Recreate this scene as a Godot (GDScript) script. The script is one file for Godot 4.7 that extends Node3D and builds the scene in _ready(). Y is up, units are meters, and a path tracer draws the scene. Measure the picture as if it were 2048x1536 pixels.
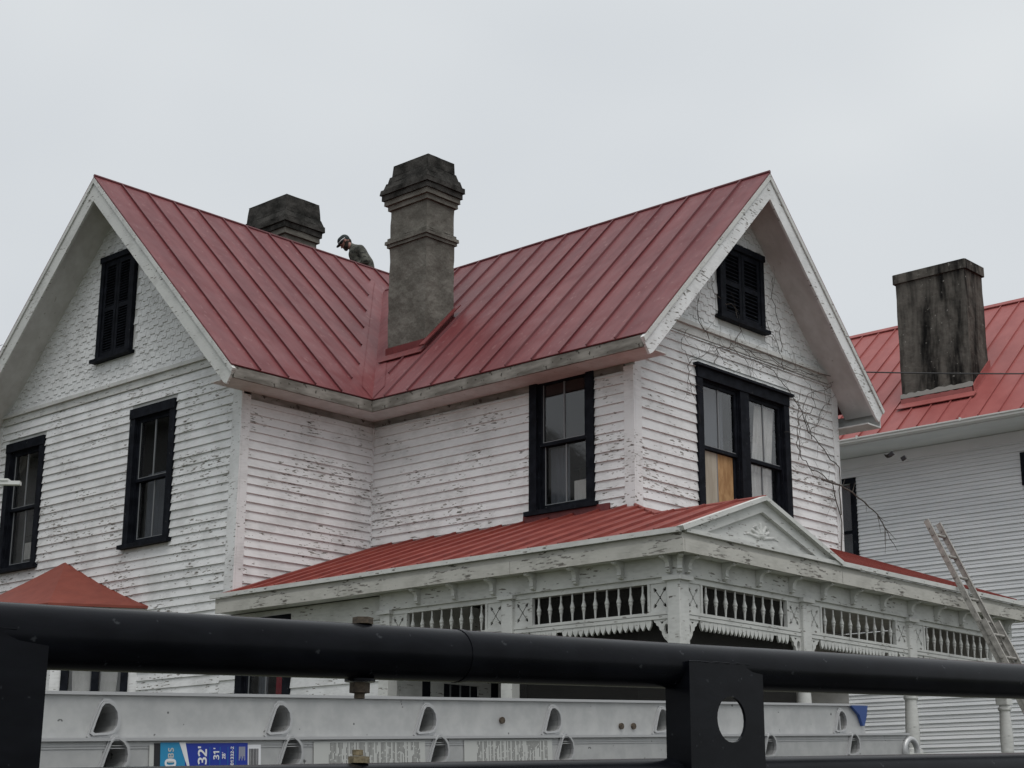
extends Node3D

# ---------------------------------------------------------------- measures of the place (metres)
const ZA := 2.382        # plane of the left gable wall
const WA := 6.2          # its width
const XB := 4.763        # plane of the right gable wall
const WB := 4.734        # its width
const OE := 0.5          # eave overhang
const OVR := 0.59        # rake overhang
const HE := 7.451        # eave height
const HRA := 11.063      # ridge of the left wing
const HRB := 10.42       # ridge of the right wing
const SA := 1.003
const SB := 1.035
const HPR := 5.471       # porch roof against the wall
const XP := 7.506        # porch eave on the right side
const ZP := 2.732        # porch eave on the left side
const HF := 4.5          # porch eave height
const SP := 0.3555       # porch roof slope
const XQ := 7.306        # face of the porch posts, right side
const ZQ := 2.532        # face of the porch posts, left side
const PEND := -4.62      # far end of the porch
const COURSE := 0.12

var rng := RandomNumberGenerator.new()
var M := {}
var used := {}
var uvo := Vector2.ZERO
var uvturn := false

# ---------------------------------------------------------------- nodes
func numbered(called: String) -> String:
	if not used.has(called):
		used[called] = 0
		return called
	used[called] += 1
	return "%s_%03d" % [called, used[called]]

func thing(called: String, at: Vector3, label: String, category: String, group := "") -> Node3D:
	var o := Node3D.new()
	o.name = numbered(called)
	add_child(o)
	o.position = at
	o.set_meta("label", label)
	o.set_meta("category", category)
	if group != "":
		o.set_meta("group", group)
	return o

func origin_of(n: Node) -> Vector3:
	var v := Vector3.ZERO
	while n != self and n != null:
		v += (n as Node3D).position
		n = n.get_parent()
	return v

func part(called: String, parent: Node3D) -> Node3D:
	var o := Node3D.new()
	o.name = called
	parent.add_child(o, true)
	o.position = -origin_of(parent)
	return o

func obj(called: String, st: SurfaceTool, mat: Material, parent: Node3D) -> MeshInstance3D:
	var o := MeshInstance3D.new()
	o.name = called
	o.mesh = st.commit()
	o.mesh.surface_set_material(0, mat)
	if parent == self:
		o.name = numbered(called)
		add_child(o)
	else:
		parent.add_child(o, true)
		o.position = -origin_of(parent)
	return o

func tool() -> SurfaceTool:
	var st := SurfaceTool.new()
	st.begin(Mesh.PRIMITIVE_TRIANGLES)
	return st

# ---------------------------------------------------------------- shapes
func uv_of(p: Vector3, n: Vector3) -> Vector2:
	var a := n.abs()
	var q: Vector2
	if a.y > 0.8:
		q = Vector2(p.x, p.z)
	elif a.x > a.z:
		q = Vector2(-p.z, -p.y)
	else:
		q = Vector2(p.x, -p.y)
	if uvturn:
		q = Vector2(q.y, q.x)
	return q + uvo

func tri(st: SurfaceTool, a: Vector3, b: Vector3, c: Vector3) -> void:
	var n := (b - a).cross(c - a)
	if n.length() < 1e-12:
		return
	n = n.normalized()
	for p in [a, c, b]:
		st.set_normal(n)
		st.set_uv(uv_of(p, n))
		st.add_vertex(p)

func quad(st: SurfaceTool, a: Vector3, b: Vector3, c: Vector3, d: Vector3) -> void:
	tri(st, a, b, c)
	tri(st, a, c, d)

# box spanned by three edges from a corner
func pbox(st: SurfaceTool, o: Vector3, u: Vector3, v: Vector3, w: Vector3) -> void:
	if u.cross(v).dot(w) < 0.0:
		var t := u
		u = v
		v = t
	var p := [o, o + u, o + u + v, o + v, o + w, o + u + w, o + u + v + w, o + v + w]
	quad(st, p[3], p[2], p[1], p[0])
	quad(st, p[4], p[5], p[6], p[7])
	quad(st, p[0], p[1], p[5], p[4])
	quad(st, p[1], p[2], p[6], p[5])
	quad(st, p[2], p[3], p[7], p[6])
	quad(st, p[3], p[0], p[4], p[7])

func box(st: SurfaceTool, a: Vector3, b: Vector3) -> void:
	var s := b - a
	pbox(st, a, Vector3(s.x, 0, 0), Vector3(0, s.y, 0), Vector3(0, 0, s.z))

# box with chamfered long edges standing along y
func vbox(st: SurfaceTool, a: Vector3, b: Vector3, c: float) -> void:
	var poly := PackedVector2Array([Vector2(a.x + c, a.z), Vector2(b.x - c, a.z), Vector2(b.x, a.z + c), Vector2(b.x, b.z - c), Vector2(b.x - c, b.z), Vector2(a.x + c, b.z), Vector2(a.x, b.z - c), Vector2(a.x, a.z + c)])
	extrude(st, poly, Vector3(0, a.y, 0), Vector3(1, 0, 0), Vector3(0, 0, 1), Vector3(0, b.y - a.y, 0))

func extrude(st: SurfaceTool, poly: PackedVector2Array, o: Vector3, ax: Vector3, ay: Vector3, dv: Vector3) -> void:
	var idx := ears(poly)
	var p: Array = []
	for q in poly:
		p.append(o + ax * q.x + ay * q.y)
	var up := ax.cross(ay).dot(dv) > 0.0
	for i in range(0, idx.size(), 3):
		var a: Vector3 = p[idx[i]]
		var b: Vector3 = p[idx[i + 1]]
		var c: Vector3 = p[idx[i + 2]]
		if (b - a).cross(c - a).dot(dv) < 0.0:
			var t := b
			b = c
			c = t
		tri(st, a + dv, b + dv, c + dv)
		tri(st, a, c, b)
	var area := 0.0
	for i in poly.size():
		area += poly[i].cross(poly[(i + 1) % poly.size()])
	var flip := (area > 0.0) != up
	for i in poly.size():
		var a: Vector3 = p[i]
		var b: Vector3 = p[(i + 1) % poly.size()]
		if a.distance_squared_to(b) < 1e-10:
			continue
		if flip:
			quad(st, b, a, a + dv, b + dv)
		else:
			quad(st, a, b, b + dv, a + dv)

# ear clipping that puts up with the doubled points of a slit
func ears(poly: PackedVector2Array) -> PackedInt32Array:
	var out := PackedInt32Array()
	var live: Array = range(poly.size())
	if area_of(poly) < 0.0:
		live.reverse()
	var guard := 0
	while live.size() > 3 and guard < 4000:
		var cut := -1
		var slim := -1
		for i in live.size():
			guard += 1
			var a := poly[live[(i + live.size() - 1) % live.size()]]
			var b := poly[live[i]]
			var c := poly[live[(i + 1) % live.size()]]
			var cr := (b - a).cross(c - b)
			if cr < -1e-12:
				continue
			if cr <= 1e-12:
				if (b - a).dot(c - b) >= 0.0 or b.distance_squared_to(a) < 1e-14 or b.distance_squared_to(c) < 1e-14:
					slim = i
				continue
			var clear := true
			for j in live:
				var q := poly[j]
				if q.distance_squared_to(a) < 1e-14 or q.distance_squared_to(b) < 1e-14 or q.distance_squared_to(c) < 1e-14:
					continue
				if (b - a).cross(q - a) >= -1e-12 and (c - b).cross(q - b) >= -1e-12 and (a - c).cross(q - c) >= -1e-12:
					clear = false
					break
			if clear:
				cut = i
				break
		if cut < 0:
			if slim < 0:
				break
			live.remove_at(slim)
			continue
		var n := live.size()
		out.append_array([live[(cut + n - 1) % n], live[cut], live[(cut + 1) % n]])
		live.remove_at(cut)
	if live.size() == 3:
		out.append_array([live[0], live[1], live[2]])
	return out

# a polygon with holes, joined to the outline by hair-thin slits
func holed(outer: PackedVector2Array, holes: Array) -> PackedVector2Array:
	var out := outer
	if area_of(out) < 0.0:
		out.reverse()
	for hh in holes:
		var h: PackedVector2Array = hh
		if area_of(h) > 0.0:
			h.reverse()
		var best := 1e9
		var bi := 0
		var bj := 0
		for i in out.size():
			for j in h.size():
				var d := out[i].distance_to(h[j])
				if d < best:
					best = d
					bi = i
					bj = j
		var made := PackedVector2Array()
		for i in bi + 1:
			made.append(out[i])
		for k in h.size() + 1:
			made.append(h[(bj + k) % h.size()])
		made.append(out[bi])
		for i in range(bi + 1, out.size()):
			made.append(out[i])
		out = made
	return out

func area_of(poly: PackedVector2Array) -> float:
	var a := 0.0
	for i in poly.size():
		a += poly[i].cross(poly[(i + 1) % poly.size()])
	return a

func tube(st: SurfaceTool, pts: Array, radii: Array, sides: int, caps := true) -> void:
	var rings: Array = []
	var norms: Array = []
	var prev := Vector3.ZERO
	for i in pts.size():
		var d: Vector3 = (pts[mini(i + 1, pts.size() - 1)] - pts[maxi(i - 1, 0)]).normalized()
		var ref := prev if prev != Vector3.ZERO else (Vector3.UP if absf(d.y) < 0.9 else Vector3.RIGHT)
		var u := (ref - d * ref.dot(d)).normalized()
		prev = u
		var v := d.cross(u)
		var ring: Array = []
		var nr: Array = []
		for k in sides:
			var t := TAU * k / sides
			var n := u * cos(t) + v * sin(t)
			ring.append(pts[i] + n * radii[mini(i, radii.size() - 1)])
			nr.append(n)
		rings.append(ring)
		norms.append(nr)
	var run := 0.0
	for i in rings.size() - 1:
		var seg: float = (pts[i + 1] - pts[i]).length()
		for k in sides:
			var l := (k + 1) % sides
			var ps := [rings[i][k], rings[i][l], rings[i + 1][l], rings[i + 1][k]]
			var ns := [norms[i][k], norms[i][l], norms[i + 1][l], norms[i + 1][k]]
			var per: float = TAU * radii[mini(i, radii.size() - 1)] / sides
			var us := [Vector2(run, per * k), Vector2(run, per * (k + 1)), Vector2(run + seg, per * (k + 1)), Vector2(run + seg, per * k)]
			for j in [0, 2, 1, 0, 3, 2]:
				st.set_normal(ns[j])
				st.set_uv(us[j] + uvo)
				st.add_vertex(ps[j])
		run += seg
	if caps:
		for k in range(1, sides - 1):
			tri(st, rings[0][0], rings[0][k + 1], rings[0][k])
			var e: Array = rings[rings.size() - 1]
			tri(st, e[0], e[k], e[k + 1])

# lathe about a vertical axis: profile of Vector2(radius, height)
func lathe(st: SurfaceTool, o: Vector3, prof: Array, sides: int) -> void:
	for i in prof.size() - 1:
		var p0: Vector2 = prof[i]
		var p1: Vector2 = prof[i + 1]
		var sl := Vector2(p1.y - p0.y, p0.x - p1.x).normalized()
		for k in sides:
			var t0 := TAU * k / sides
			var t1 := TAU * (k + 1) / sides
			var d0 := Vector3(cos(t0), 0, sin(t0))
			var d1 := Vector3(cos(t1), 0, sin(t1))
			var ps := [o + d0 * p0.x + Vector3.UP * p0.y, o + d1 * p0.x + Vector3.UP * p0.y, o + d1 * p1.x + Vector3.UP * p1.y, o + d0 * p1.x + Vector3.UP * p1.y]
			var ns := [d0 * sl.x + Vector3.UP * sl.y, d1 * sl.x + Vector3.UP * sl.y, d1 * sl.x + Vector3.UP * sl.y, d0 * sl.x + Vector3.UP * sl.y]
			for j in [0, 1, 2, 0, 2, 3]:
				st.set_normal(ns[j])
				st.set_uv(Vector2(t0 * 0.1, ps[j].y))
				st.add_vertex(ps[j])

# ---------------------------------------------------------------- computed textures
func noise_image(w: int, h: int, freq: float, seed_: int, octaves := 4) -> PackedByteArray:
	var n := FastNoiseLite.new()
	n.seed = seed_
	n.noise_type = FastNoiseLite.TYPE_SIMPLEX_SMOOTH
	n.frequency = freq
	n.fractal_octaves = octaves
	var im := n.get_seamless_image(w, h)
	im.convert(Image.FORMAT_L8)
	return im.get_data()

func stretched(w: int, h: int, sx: int, sy: int, freq: float, seed_: int, octaves := 4) -> PackedByteArray:
	var n := FastNoiseLite.new()
	n.seed = seed_
	n.noise_type = FastNoiseLite.TYPE_SIMPLEX_SMOOTH
	n.frequency = freq
	n.fractal_octaves = octaves
	var im := n.get_seamless_image(w / sx, h / sy)
	im.resize(w, h, Image.INTERPOLATE_BILINEAR)
	im.convert(Image.FORMAT_L8)
	return im.get_data()

func texture_of(bytes: PackedByteArray, w: int, h: int) -> ImageTexture:
	var im := Image.create_from_data(w, h, false, Image.FORMAT_RGB8, bytes)
	im.generate_mipmaps()
	return ImageTexture.create_from_image(im)

func s8(v: float) -> int:
	v = clampf(v, 0.0, 1.0)
	var s := 12.92 * v if v < 0.0031308 else 1.055 * pow(v, 1.0 / 2.4) - 0.055
	return int(s * 255.0)

# old white oil paint on clapboards: flakes lost in long thin scales, chalky undercoat at their rims, bare grey wood below
func paint_texture(seed_: int, amount: float, paint: Color, size := 1024, freq := 0.14) -> Array:
	var flake := stretched(size, size, 5, 1, freq, seed_, 4)
	var mask := stretched(size, size, 4, 2, 0.014, seed_ + 1, 4)
	var fine := stretched(size, size, 4, 1, 0.12, seed_ + 2, 3)
	var dirt := noise_image(size, size, 0.008, seed_ + 3, 5)
	var patch := stretched(size, size, 3, 1, 0.035, seed_ + 4, 5)
	var lut_paint: Array = []
	var lut_wood: Array = []
	var lut_under: Array = []
	var lut_mask: Array = []
	for i in 256:
		lut_mask.append(smoothstep(70.0, 205.0, float(i)))
		var k := 0.80 + 0.20 * smoothstep(40.0, 170.0, float(i))
		lut_paint.append([s8(paint.r * k), s8(paint.g * k), s8(paint.b * k * (0.97 + 0.03 * k))])
		var w := 0.055 + 0.22 * i / 255.0
		lut_wood.append([s8(w * 1.07), s8(w), s8(w * 0.91)])
		var u := 0.26 + 0.2 * i / 255.0
		lut_under.append([s8(u * 1.02), s8(u), s8(u * 0.95)])
	var out := PackedByteArray()
	out.resize(size * size * 3)
	var hgt := PackedByteArray()
	hgt.resize(size * size)
	for i in size * size:
		var lim: float = 226.0 - amount * 50.0 * lut_mask[mask[i]]
		var c: Array
		var f := flake[i]
		if patch[i] + f * 0.3 > 286.0 - amount * 46.0:
			f += 34
		if f > lim:
			c = lut_wood[fine[i]]
			hgt[i] = 40
		elif f > lim - 9:
			c = lut_under[fine[i]]
			hgt[i] = 150
		else:
			c = lut_paint[clampi(int(dirt[i] * 0.65 + fine[i] * 0.35), 0, 255)]
			hgt[i] = 200 if f < lim - 18 else 245
		out[i * 3] = c[0]
		out[i * 3 + 1] = c[1]
		out[i * 3 + 2] = c[2]
	var him := Image.create_from_data(size, size, false, Image.FORMAT_L8, hgt)
	him.convert(Image.FORMAT_RGBA8)
	him.bump_map_to_normal_map(1.5)
	him.generate_mipmaps()
	return [texture_of(out, size, size), ImageTexture.create_from_image(him)]

# two-tone mottle; ramp from a to b over layered noise, specks of c
func mottle(seed_: int, a: Color, b: Color, c: Color, speck: float, sx := 1, sy := 1, size := 256, freq := 0.012) -> ImageTexture:
	freq *= 512.0 / size
	var n1 := stretched(size, size, sx, sy, freq, seed_, 5)
	var n2 := stretched(size, size, sx, sy, 0.09, seed_ + 1, 3)
	var n3 := noise_image(size, size, 0.05, seed_ + 2, 4)
	var out := PackedByteArray()
	out.resize(size * size * 3)
	var lut: Array = []
	for i in 256:
		var q := a.lerp(b, smoothstep(0.15, 0.85, i / 255.0))
		lut.append([s8(q.r), s8(q.g), s8(q.b)])
	var cc := [s8(c.r), s8(c.g), s8(c.b)]
	for i in size * size:
		var q: Array = lut[clampi(int(n1[i] * 0.7 + n2[i] * 0.3), 0, 255)]
		if n3[i] > speck:
			q = cc
		out[i * 3] = q[0]
		out[i * 3 + 1] = q[1]
		out[i * 3 + 2] = q[2]
	return texture_of(out, size, size)

func bumps(seed_: int, freq: float, strength: float, size := 256, octaves := 3) -> ImageTexture:
	var n := FastNoiseLite.new()
	n.seed = seed_
	n.frequency = freq
	n.fractal_octaves = octaves
	var im := n.get_seamless_image(size, size)
	im.convert(Image.FORMAT_RGBA8)
	im.bump_map_to_normal_map(strength)
	im.generate_mipmaps()
	return ImageTexture.create_from_image(im)

func lin(r: float, g: float, b: float) -> Color:
	return Color(r, g, b).linear_to_srgb()

func plain(c: Color, rough: float, metal := 0.0, spec := 0.5) -> StandardMaterial3D:
	var m := StandardMaterial3D.new()
	m.albedo_color = c
	m.roughness = rough
	m.metallic = metal
	m.metallic_specular = spec
	m.cull_mode = BaseMaterial3D.CULL_DISABLED
	return m

func textured(t: Texture2D, metres: float, rough: float, metal := 0.0, spec := 0.5, nrm: Texture2D = null, ns := 1.0) -> StandardMaterial3D:
	var m := plain(Color.WHITE, rough, metal, spec)
	m.albedo_texture = t
	m.uv1_scale = Vector3(1.0 / metres, 1.0 / metres, 1.0)
	if nrm:
		m.normal_enabled = true
		m.normal_texture = nrm
		m.normal_scale = ns
	return m

func make_materials() -> void:
	var a := paint_texture(11, 1.0, Color(0.76, 0.765, 0.77))
	M.siding = textured(a[0], 4.6, 0.75, 0, 0.3, a[1], 0.7)
	var b := paint_texture(31, 0.55, Color(0.76, 0.765, 0.77))
	M.siding_sound = textured(b[0], 4.3, 0.72, 0, 0.3, b[1], 0.6)
	var c := paint_texture(51, 1.25, Color(0.5, 0.49, 0.455), 768, 0.1)
	M.weathered = textured(c[0], 3.1, 0.85, 0, 0.2, c[1], 0.9)
	var d := paint_texture(71, 0.6, Color(0.6, 0.605, 0.59), 512)
	M.trim = textured(d[0], 2.3, 0.7, 0, 0.3, d[1], 0.5)
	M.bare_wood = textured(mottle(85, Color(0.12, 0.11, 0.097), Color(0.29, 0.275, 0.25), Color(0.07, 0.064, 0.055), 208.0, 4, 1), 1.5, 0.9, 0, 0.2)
	M.grey_boards = plain(lin(0.15, 0.15, 0.15), 0.9)
	M.stained_shaded = textured(mottle(83, Color(0.16, 0.152, 0.14), Color(0.36, 0.345, 0.325), Color(0.08, 0.075, 0.07), 205.0, 4, 1), 1.8, 0.9, 0, 0.2)  # mildew streaks, with the shade under the eaves painted in as well
	M.soffit = textured(mottle(81, Color(0.52, 0.52, 0.51), Color(0.62, 0.625, 0.62), Color(0.4, 0.39, 0.37), 226.0), 2.0, 0.8, 0, 0.2)
	M.gable_shingle = textured(b[0], 3.3, 0.75, 0, 0.3, b[1], 0.6)
	M.black_paint = textured(mottle(91, Color(0.006, 0.007, 0.010), Color(0.014, 0.016, 0.022), Color(0.06, 0.06, 0.06), 230.0), 1.3, 0.6, 0, 0.18)
	M.putty = plain(lin(0.19, 0.2, 0.21), 0.7)
	var can := bumps(101, 0.018, 3.0)
	M.roof_red = textured(mottle(103, Color(0.128, 0.028, 0.032), Color(0.182, 0.05, 0.053), Color(0.2, 0.08, 0.08), 208.0, 1, 4, 512), 3.7, 0.42, 0, 0.4, can, 0.45)
	M.seam_red = plain(lin(0.115, 0.027, 0.031), 0.45)
	M.porch_red = textured(mottle(107, Color(0.19, 0.033, 0.026), Color(0.265, 0.06, 0.045), Color(0.13, 0.036, 0.03), 216.0, 3, 1), 2.1, 0.5, 0, 0.5, can, 0.2)
	M.bay_red = textured(mottle(109, Color(0.185, 0.042, 0.028), Color(0.225, 0.055, 0.037), Color(0.2, 0.05, 0.033), 250.0), 2.6, 0.62, 0, 0.4)
	M.flash_red = textured(mottle(113, Color(0.11, 0.017, 0.019), Color(0.165, 0.03, 0.03), Color(0.07, 0.015, 0.015), 225.0), 0.9, 0.5)
	M.far_red = textured(mottle(117, Color(0.26, 0.062, 0.057), Color(0.31, 0.085, 0.078), Color(0.29, 0.08, 0.08), 245.0), 4.0, 0.5)
	var rough_n := bumps(121, 0.05, 6.0, 256, 4)
	M.stucco = textured(mottle(123, Color(0.105, 0.1, 0.088), Color(0.185, 0.178, 0.158), Color(0.09, 0.086, 0.077), 216.0, 1, 1, 512, 0.008), 1.9, 0.95, 0, 0.2, rough_n, 0.25)
	M.soot = textured(mottle(127, Color(0.016, 0.016, 0.015), Color(0.062, 0.06, 0.056), Color(0.12, 0.115, 0.107), 224.0, 1, 1, 512, 0.009), 1.6, 0.95, 0, 0.2, rough_n, 0.3)
	M.streaked = textured(mottle(131, Color(0.008, 0.008, 0.008), Color(0.115, 0.107, 0.095), Color(0.25, 0.24, 0.22), 222.0, 1, 5, 512, 0.016), 3.4, 0.95, 0, 0.2, rough_n, 0.25)
	M.mortar = plain(lin(0.3, 0.3, 0.28), 0.9)
	M.siding_far = textured(mottle(137, Color(0.7, 0.715, 0.73), Color(0.79, 0.8, 0.81), Color(0.5, 0.5, 0.5), 300.0, 3, 1), 5.3, 0.6, 0, 0.3)
	M.gutter = plain(lin(0.62, 0.63, 0.61), 0.45)
	M.alu = textured(mottle(141, Color(0.4, 0.405, 0.405), Color(0.47, 0.475, 0.47), Color(0.09, 0.09, 0.09), 226.0), 0.35, 0.5, 0.25, 0.5)
	M.alu_edge = plain(lin(0.46, 0.465, 0.47), 0.4, 0.35)
	M.old_ladder = textured(mottle(147, Color(0.22, 0.21, 0.195), Color(0.37, 0.355, 0.33), Color(0.07, 0.065, 0.06), 216.0), 0.6, 0.75, 0.1)
	M.black_steel = textured(mottle(151, Color(0.003, 0.0034, 0.005), Color(0.0062, 0.007, 0.0095), Color(0.03, 0.032, 0.036), 226.0, 3, 1), 0.33, 0.27, 0, 0.2, bumps(153, 0.03, 1.0), 0.05)
	M.rust = textured(mottle(157, Color(0.045, 0.034, 0.025), Color(0.11, 0.085, 0.06), Color(0.02, 0.015, 0.012), 214.0), 0.05, 0.8, 0.2)
	M.brass = textured(mottle(159, Color(0.16, 0.13, 0.08), Color(0.3, 0.25, 0.16), Color(0.06, 0.04, 0.02), 220.0), 0.04, 0.6, 0.5)
	M.vine = plain(lin(0.085, 0.073, 0.064), 0.9)
	M.cable = plain(lin(0.02, 0.02, 0.022), 0.6)
	M.curtain = textured(mottle(163, Color(0.6, 0.6, 0.58), Color(0.75, 0.75, 0.73), Color(0.5, 0.5, 0.48), 240.0, 1, 4), 0.8, 0.9)
	M.shade = plain(lin(0.13, 0.145, 0.17), 0.9)
	M.plywood = textured(mottle(167, Color(0.3, 0.16, 0.065), Color(0.46, 0.28, 0.13), Color(0.16, 0.07, 0.03), 224.0, 1, 4), 0.7, 0.8)
	M.board_pale = textured(mottle(169, Color(0.33, 0.29, 0.23), Color(0.43, 0.39, 0.32), Color(0.3, 0.26, 0.2), 240.0, 1, 6), 0.9, 0.85)
	M.red_cloth = plain(lin(0.33, 0.012, 0.03), 0.9)
	M.interior = plain(lin(0.06, 0.057, 0.054), 0.95)
	M.porch_inside = textured(mottle(171, Color(0.36, 0.345, 0.33), Color(0.46, 0.445, 0.425), Color(0.3, 0.285, 0.27), 240.0, 4, 1), 2.0, 0.9)
	M.grass = textured(mottle(173, Color(0.05, 0.06, 0.03), Color(0.1, 0.1, 0.06), Color(0.13, 0.11, 0.08), 205.0), 3.0, 1.0)
	M.asphalt = textured(mottle(179, Color(0.04, 0.04, 0.04), Color(0.065, 0.065, 0.063), Color(0.09, 0.09, 0.088), 220.0), 1.7, 0.95)
	M.bark = plain(lin(0.07, 0.06, 0.055), 0.95)
	var g := plain(Color(0.05, 0.06, 0.07, 0.14), 0.03, 0, 0.6)
	g.transparency = BaseMaterial3D.TRANSPARENCY_ALPHA
	g.normal_enabled = true
	g.normal_texture = bumps(193, 0.02, 1.5)
	g.normal_scale = 0.06
	M.glass = g
	var sc := plain(Color(0.14, 0.14, 0.14, 0.62), 0.9, 0, 0.1)
	sc.transparency = BaseMaterial3D.TRANSPARENCY_ALPHA
	M.screen = sc
	M.white_ink = plain(lin(0.75, 0.76, 0.78), 0.6)
	M.blue_ink = plain(lin(0.012, 0.035, 0.32), 0.45)
	M.cyan_ink = plain(lin(0.02, 0.25, 0.47), 0.45)
	M.black_ink = plain(lin(0.015, 0.015, 0.018), 0.6)
	M.paper = plain(lin(0.5, 0.51, 0.49), 0.7)
	M.print_grey = plain(lin(0.16, 0.16, 0.155), 0.8)
	M.blue_plastic = plain(lin(0.02, 0.06, 0.22), 0.5)
	M.skin = plain(lin(0.3, 0.15, 0.12), 0.6)
	M.camo = textured(mottle(181, Color(0.03, 0.033, 0.027), Color(0.12, 0.12, 0.1), Color(0.018, 0.018, 0.016), 176.0), 0.7, 0.95)
	M.cap = plain(lin(0.012, 0.02, 0.022), 0.8)
	M.hair = plain(lin(0.025, 0.018, 0.014), 0.9)
	M.trousers = plain(lin(0.06, 0.058, 0.055), 0.9)

# ---------------------------------------------------------------- camera, sky, sun
func set_the_stage() -> void:
	var cam := Camera3D.new()
	cam.name = "camera"
	add_child(cam)
	cam.position = Vector3(16.953, 1.65, 15.427)
	cam.rotation_order = EULER_ORDER_YXZ
	cam.rotation_degrees = Vector3(15.257, 42.723, 0.281)
	cam.fov = rad_to_deg(2.0 * atan(768.0 / 3257.4))
	cam.near = 0.05
	cam.far = 900.0
	cam.current = true
	var env := Environment.new()
	env.background_mode = Environment.BG_SKY
	env.tonemap_mode = Environment.TONE_MAPPER_LINEAR
	env.tonemap_exposure = 1.12
	env.sdfgi_enabled = true
	env.ssao_enabled = true
	env.ssil_enabled = true
	var sky := Sky.new()
	var pano := PanoramaSkyMaterial.new()
	pano.panorama = overcast()
	pano.energy_multiplier = 1.0
	sky.sky_material = pano
	env.sky = sky
	env.background_energy_multiplier = 1.0
	var we := WorldEnvironment.new()
	we.name = "world_environment"
	we.environment = env
	add_child(we)
	var sun := DirectionalLight3D.new()
	sun.name = "sun"
	sun.light_energy = 0.5
	sun.light_angular_distance = 50.0
	sun.light_color = Color(1.0, 0.985, 0.965)
	sun.shadow_enabled = true
	add_child(sun)
	sun.look_at_from_position(Vector3(5.5, 14, 3.2), Vector3.ZERO)

# an even overcast: soft banks of cloud, the same all round
func overcast() -> ImageTexture:
	var w := 1024
	var h := 512
	var n := FastNoiseLite.new()
	n.seed = 5
	n.frequency = 1.3
	n.fractal_octaves = 4
	var n2 := FastNoiseLite.new()
	n2.seed = 9
	n2.frequency = 3.2
	n2.fractal_octaves = 3
	var im := Image.create(w, h, false, Image.FORMAT_RGBF)
	for y in h:
		var la := (0.5 - (y + 0.5) / h) * PI
		for x in w:
			var lo := TAU * (x + 0.5) / w
			var d := Vector3(cos(la) * sin(lo), sin(la) * 1.7, -cos(la) * cos(lo))
			var v := n.get_noise_3dv(d) * 0.12 + n2.get_noise_3dv(d) * 0.05
			var k := 0.645 * (1.0 + v)
			var c := Color(k * (0.955 + v * 0.10), k * (1.0), k * (1.04 - v * 0.2))
			im.set_pixel(x, y, c)
	return ImageTexture.create_from_image(im)

# ---------------------------------------------------------------- wall pieces
# a wall frame: p(u, y, n) with u along the wall and n outward
class Frame:
	var o: Vector3
	var u: Vector3
	var n: Vector3
	func _init(o_: Vector3, u_: Vector3, n_: Vector3) -> void:
		o = o_
		u = u_
		n = n_
	func p(a: float, y: float, b := 0.0) -> Vector3:
		return o + u * a + Vector3.UP * y + n * b

func fbox(st: SurfaceTool, f: Frame, u0: float, u1: float, y0: float, y1: float, n0: float, n1: float) -> void:
	pbox(st, f.p(u0, y0, n0), f.u * (u1 - u0), Vector3.UP * (y1 - y0), f.n * (n1 - n0))

# solid wall core with openings [u0,u1,y0,y1]
func core(st: SurfaceTool, f: Frame, u0: float, u1: float, y0: float, y1: float, holes: Array) -> void:
	var cuts := [u0, u1]
	for h in holes:
		for e in [h[0], h[1]]:
			if e > u0 and e < u1:
				cuts.append(e)
	cuts.sort()
	for i in cuts.size() - 1:
		var a: float = cuts[i]
		var b: float = cuts[i + 1]
		if b - a < 0.001:
			continue
		var mid := (a + b) * 0.5
		var ys := [y0]
		var spans: Array = []
		for h in holes:
			if h[0] <= mid and h[1] >= mid:
				spans.append([h[2], h[3]])
		spans.sort_custom(func(p, q): return p[0] < q[0])
		var yy := y0
		for s in spans:
			if s[0] > yy:
				fbox(st, f, a, b, yy, s[0], -0.14, 0.0)
			yy = maxf(yy, s[1])
		if y1 > yy:
			fbox(st, f, a, b, yy, y1, -0.14, 0.0)

func clapboard(st: SurfaceTool, f: Frame, u0: float, u1: float, y0: float, y1: float, thick: float) -> void:
	var sag := rng.randf_range(-0.004, 0.004)
	var a := f.p(u0, y0 + sag, 0.003)
	var b := f.p(u1, y0 - sag * 0.5, 0.003)
	var c := f.p(u1, y1, 0.003)
	var d := f.p(u0, y1, 0.003)
	var e := a + f.n * thick
	var g := b + f.n * thick
	var h := c + f.n * 0.004
	var i := d + f.n * 0.004
	quad(st, e, g, h, i)
	quad(st, a, b, g, e)
	quad(st, i, h, c, d)
	quad(st, e, i, d, a)
	quad(st, b, c, h, g)

func clapboards(parent: Node3D, f: Frame, u0: float, u1: float, y0: float, y1: float, holes: Array, mat: Material, course := COURSE, thick := 0.028) -> void:
	var y := y0
	while y < y1 - 0.02:
		var top := minf(y + course, y1)
		var spans := [[u0, u1]]
		for h in holes:
			if minf(top, h[3]) - maxf(y, h[2]) > 0.03:
				var made: Array = []
				for s in spans:
					if h[1] <= s[0] or h[0] >= s[1]:
						made.append(s)
					else:
						if h[0] - s[0] > 0.03:
							made.append([s[0], h[0]])
						if s[1] - h[1] > 0.03:
							made.append([h[1], s[1]])
				spans = made
		for s in spans:
			var pieces := [s]
			if s[1] - s[0] > 3.2:
				var cut: float = s[0] + (s[1] - s[0]) * rng.randf_range(0.3, 0.7)
				pieces = [[s[0], cut - 0.002], [cut + 0.002, s[1]]]
			for q in pieces:
				var st := tool()
				clapboard(st, f, q[0], q[1], y, top + 0.008, thick * rng.randf_range(0.88, 1.12))
				obj("clapboard", st, mat, parent)
		y += course

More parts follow.
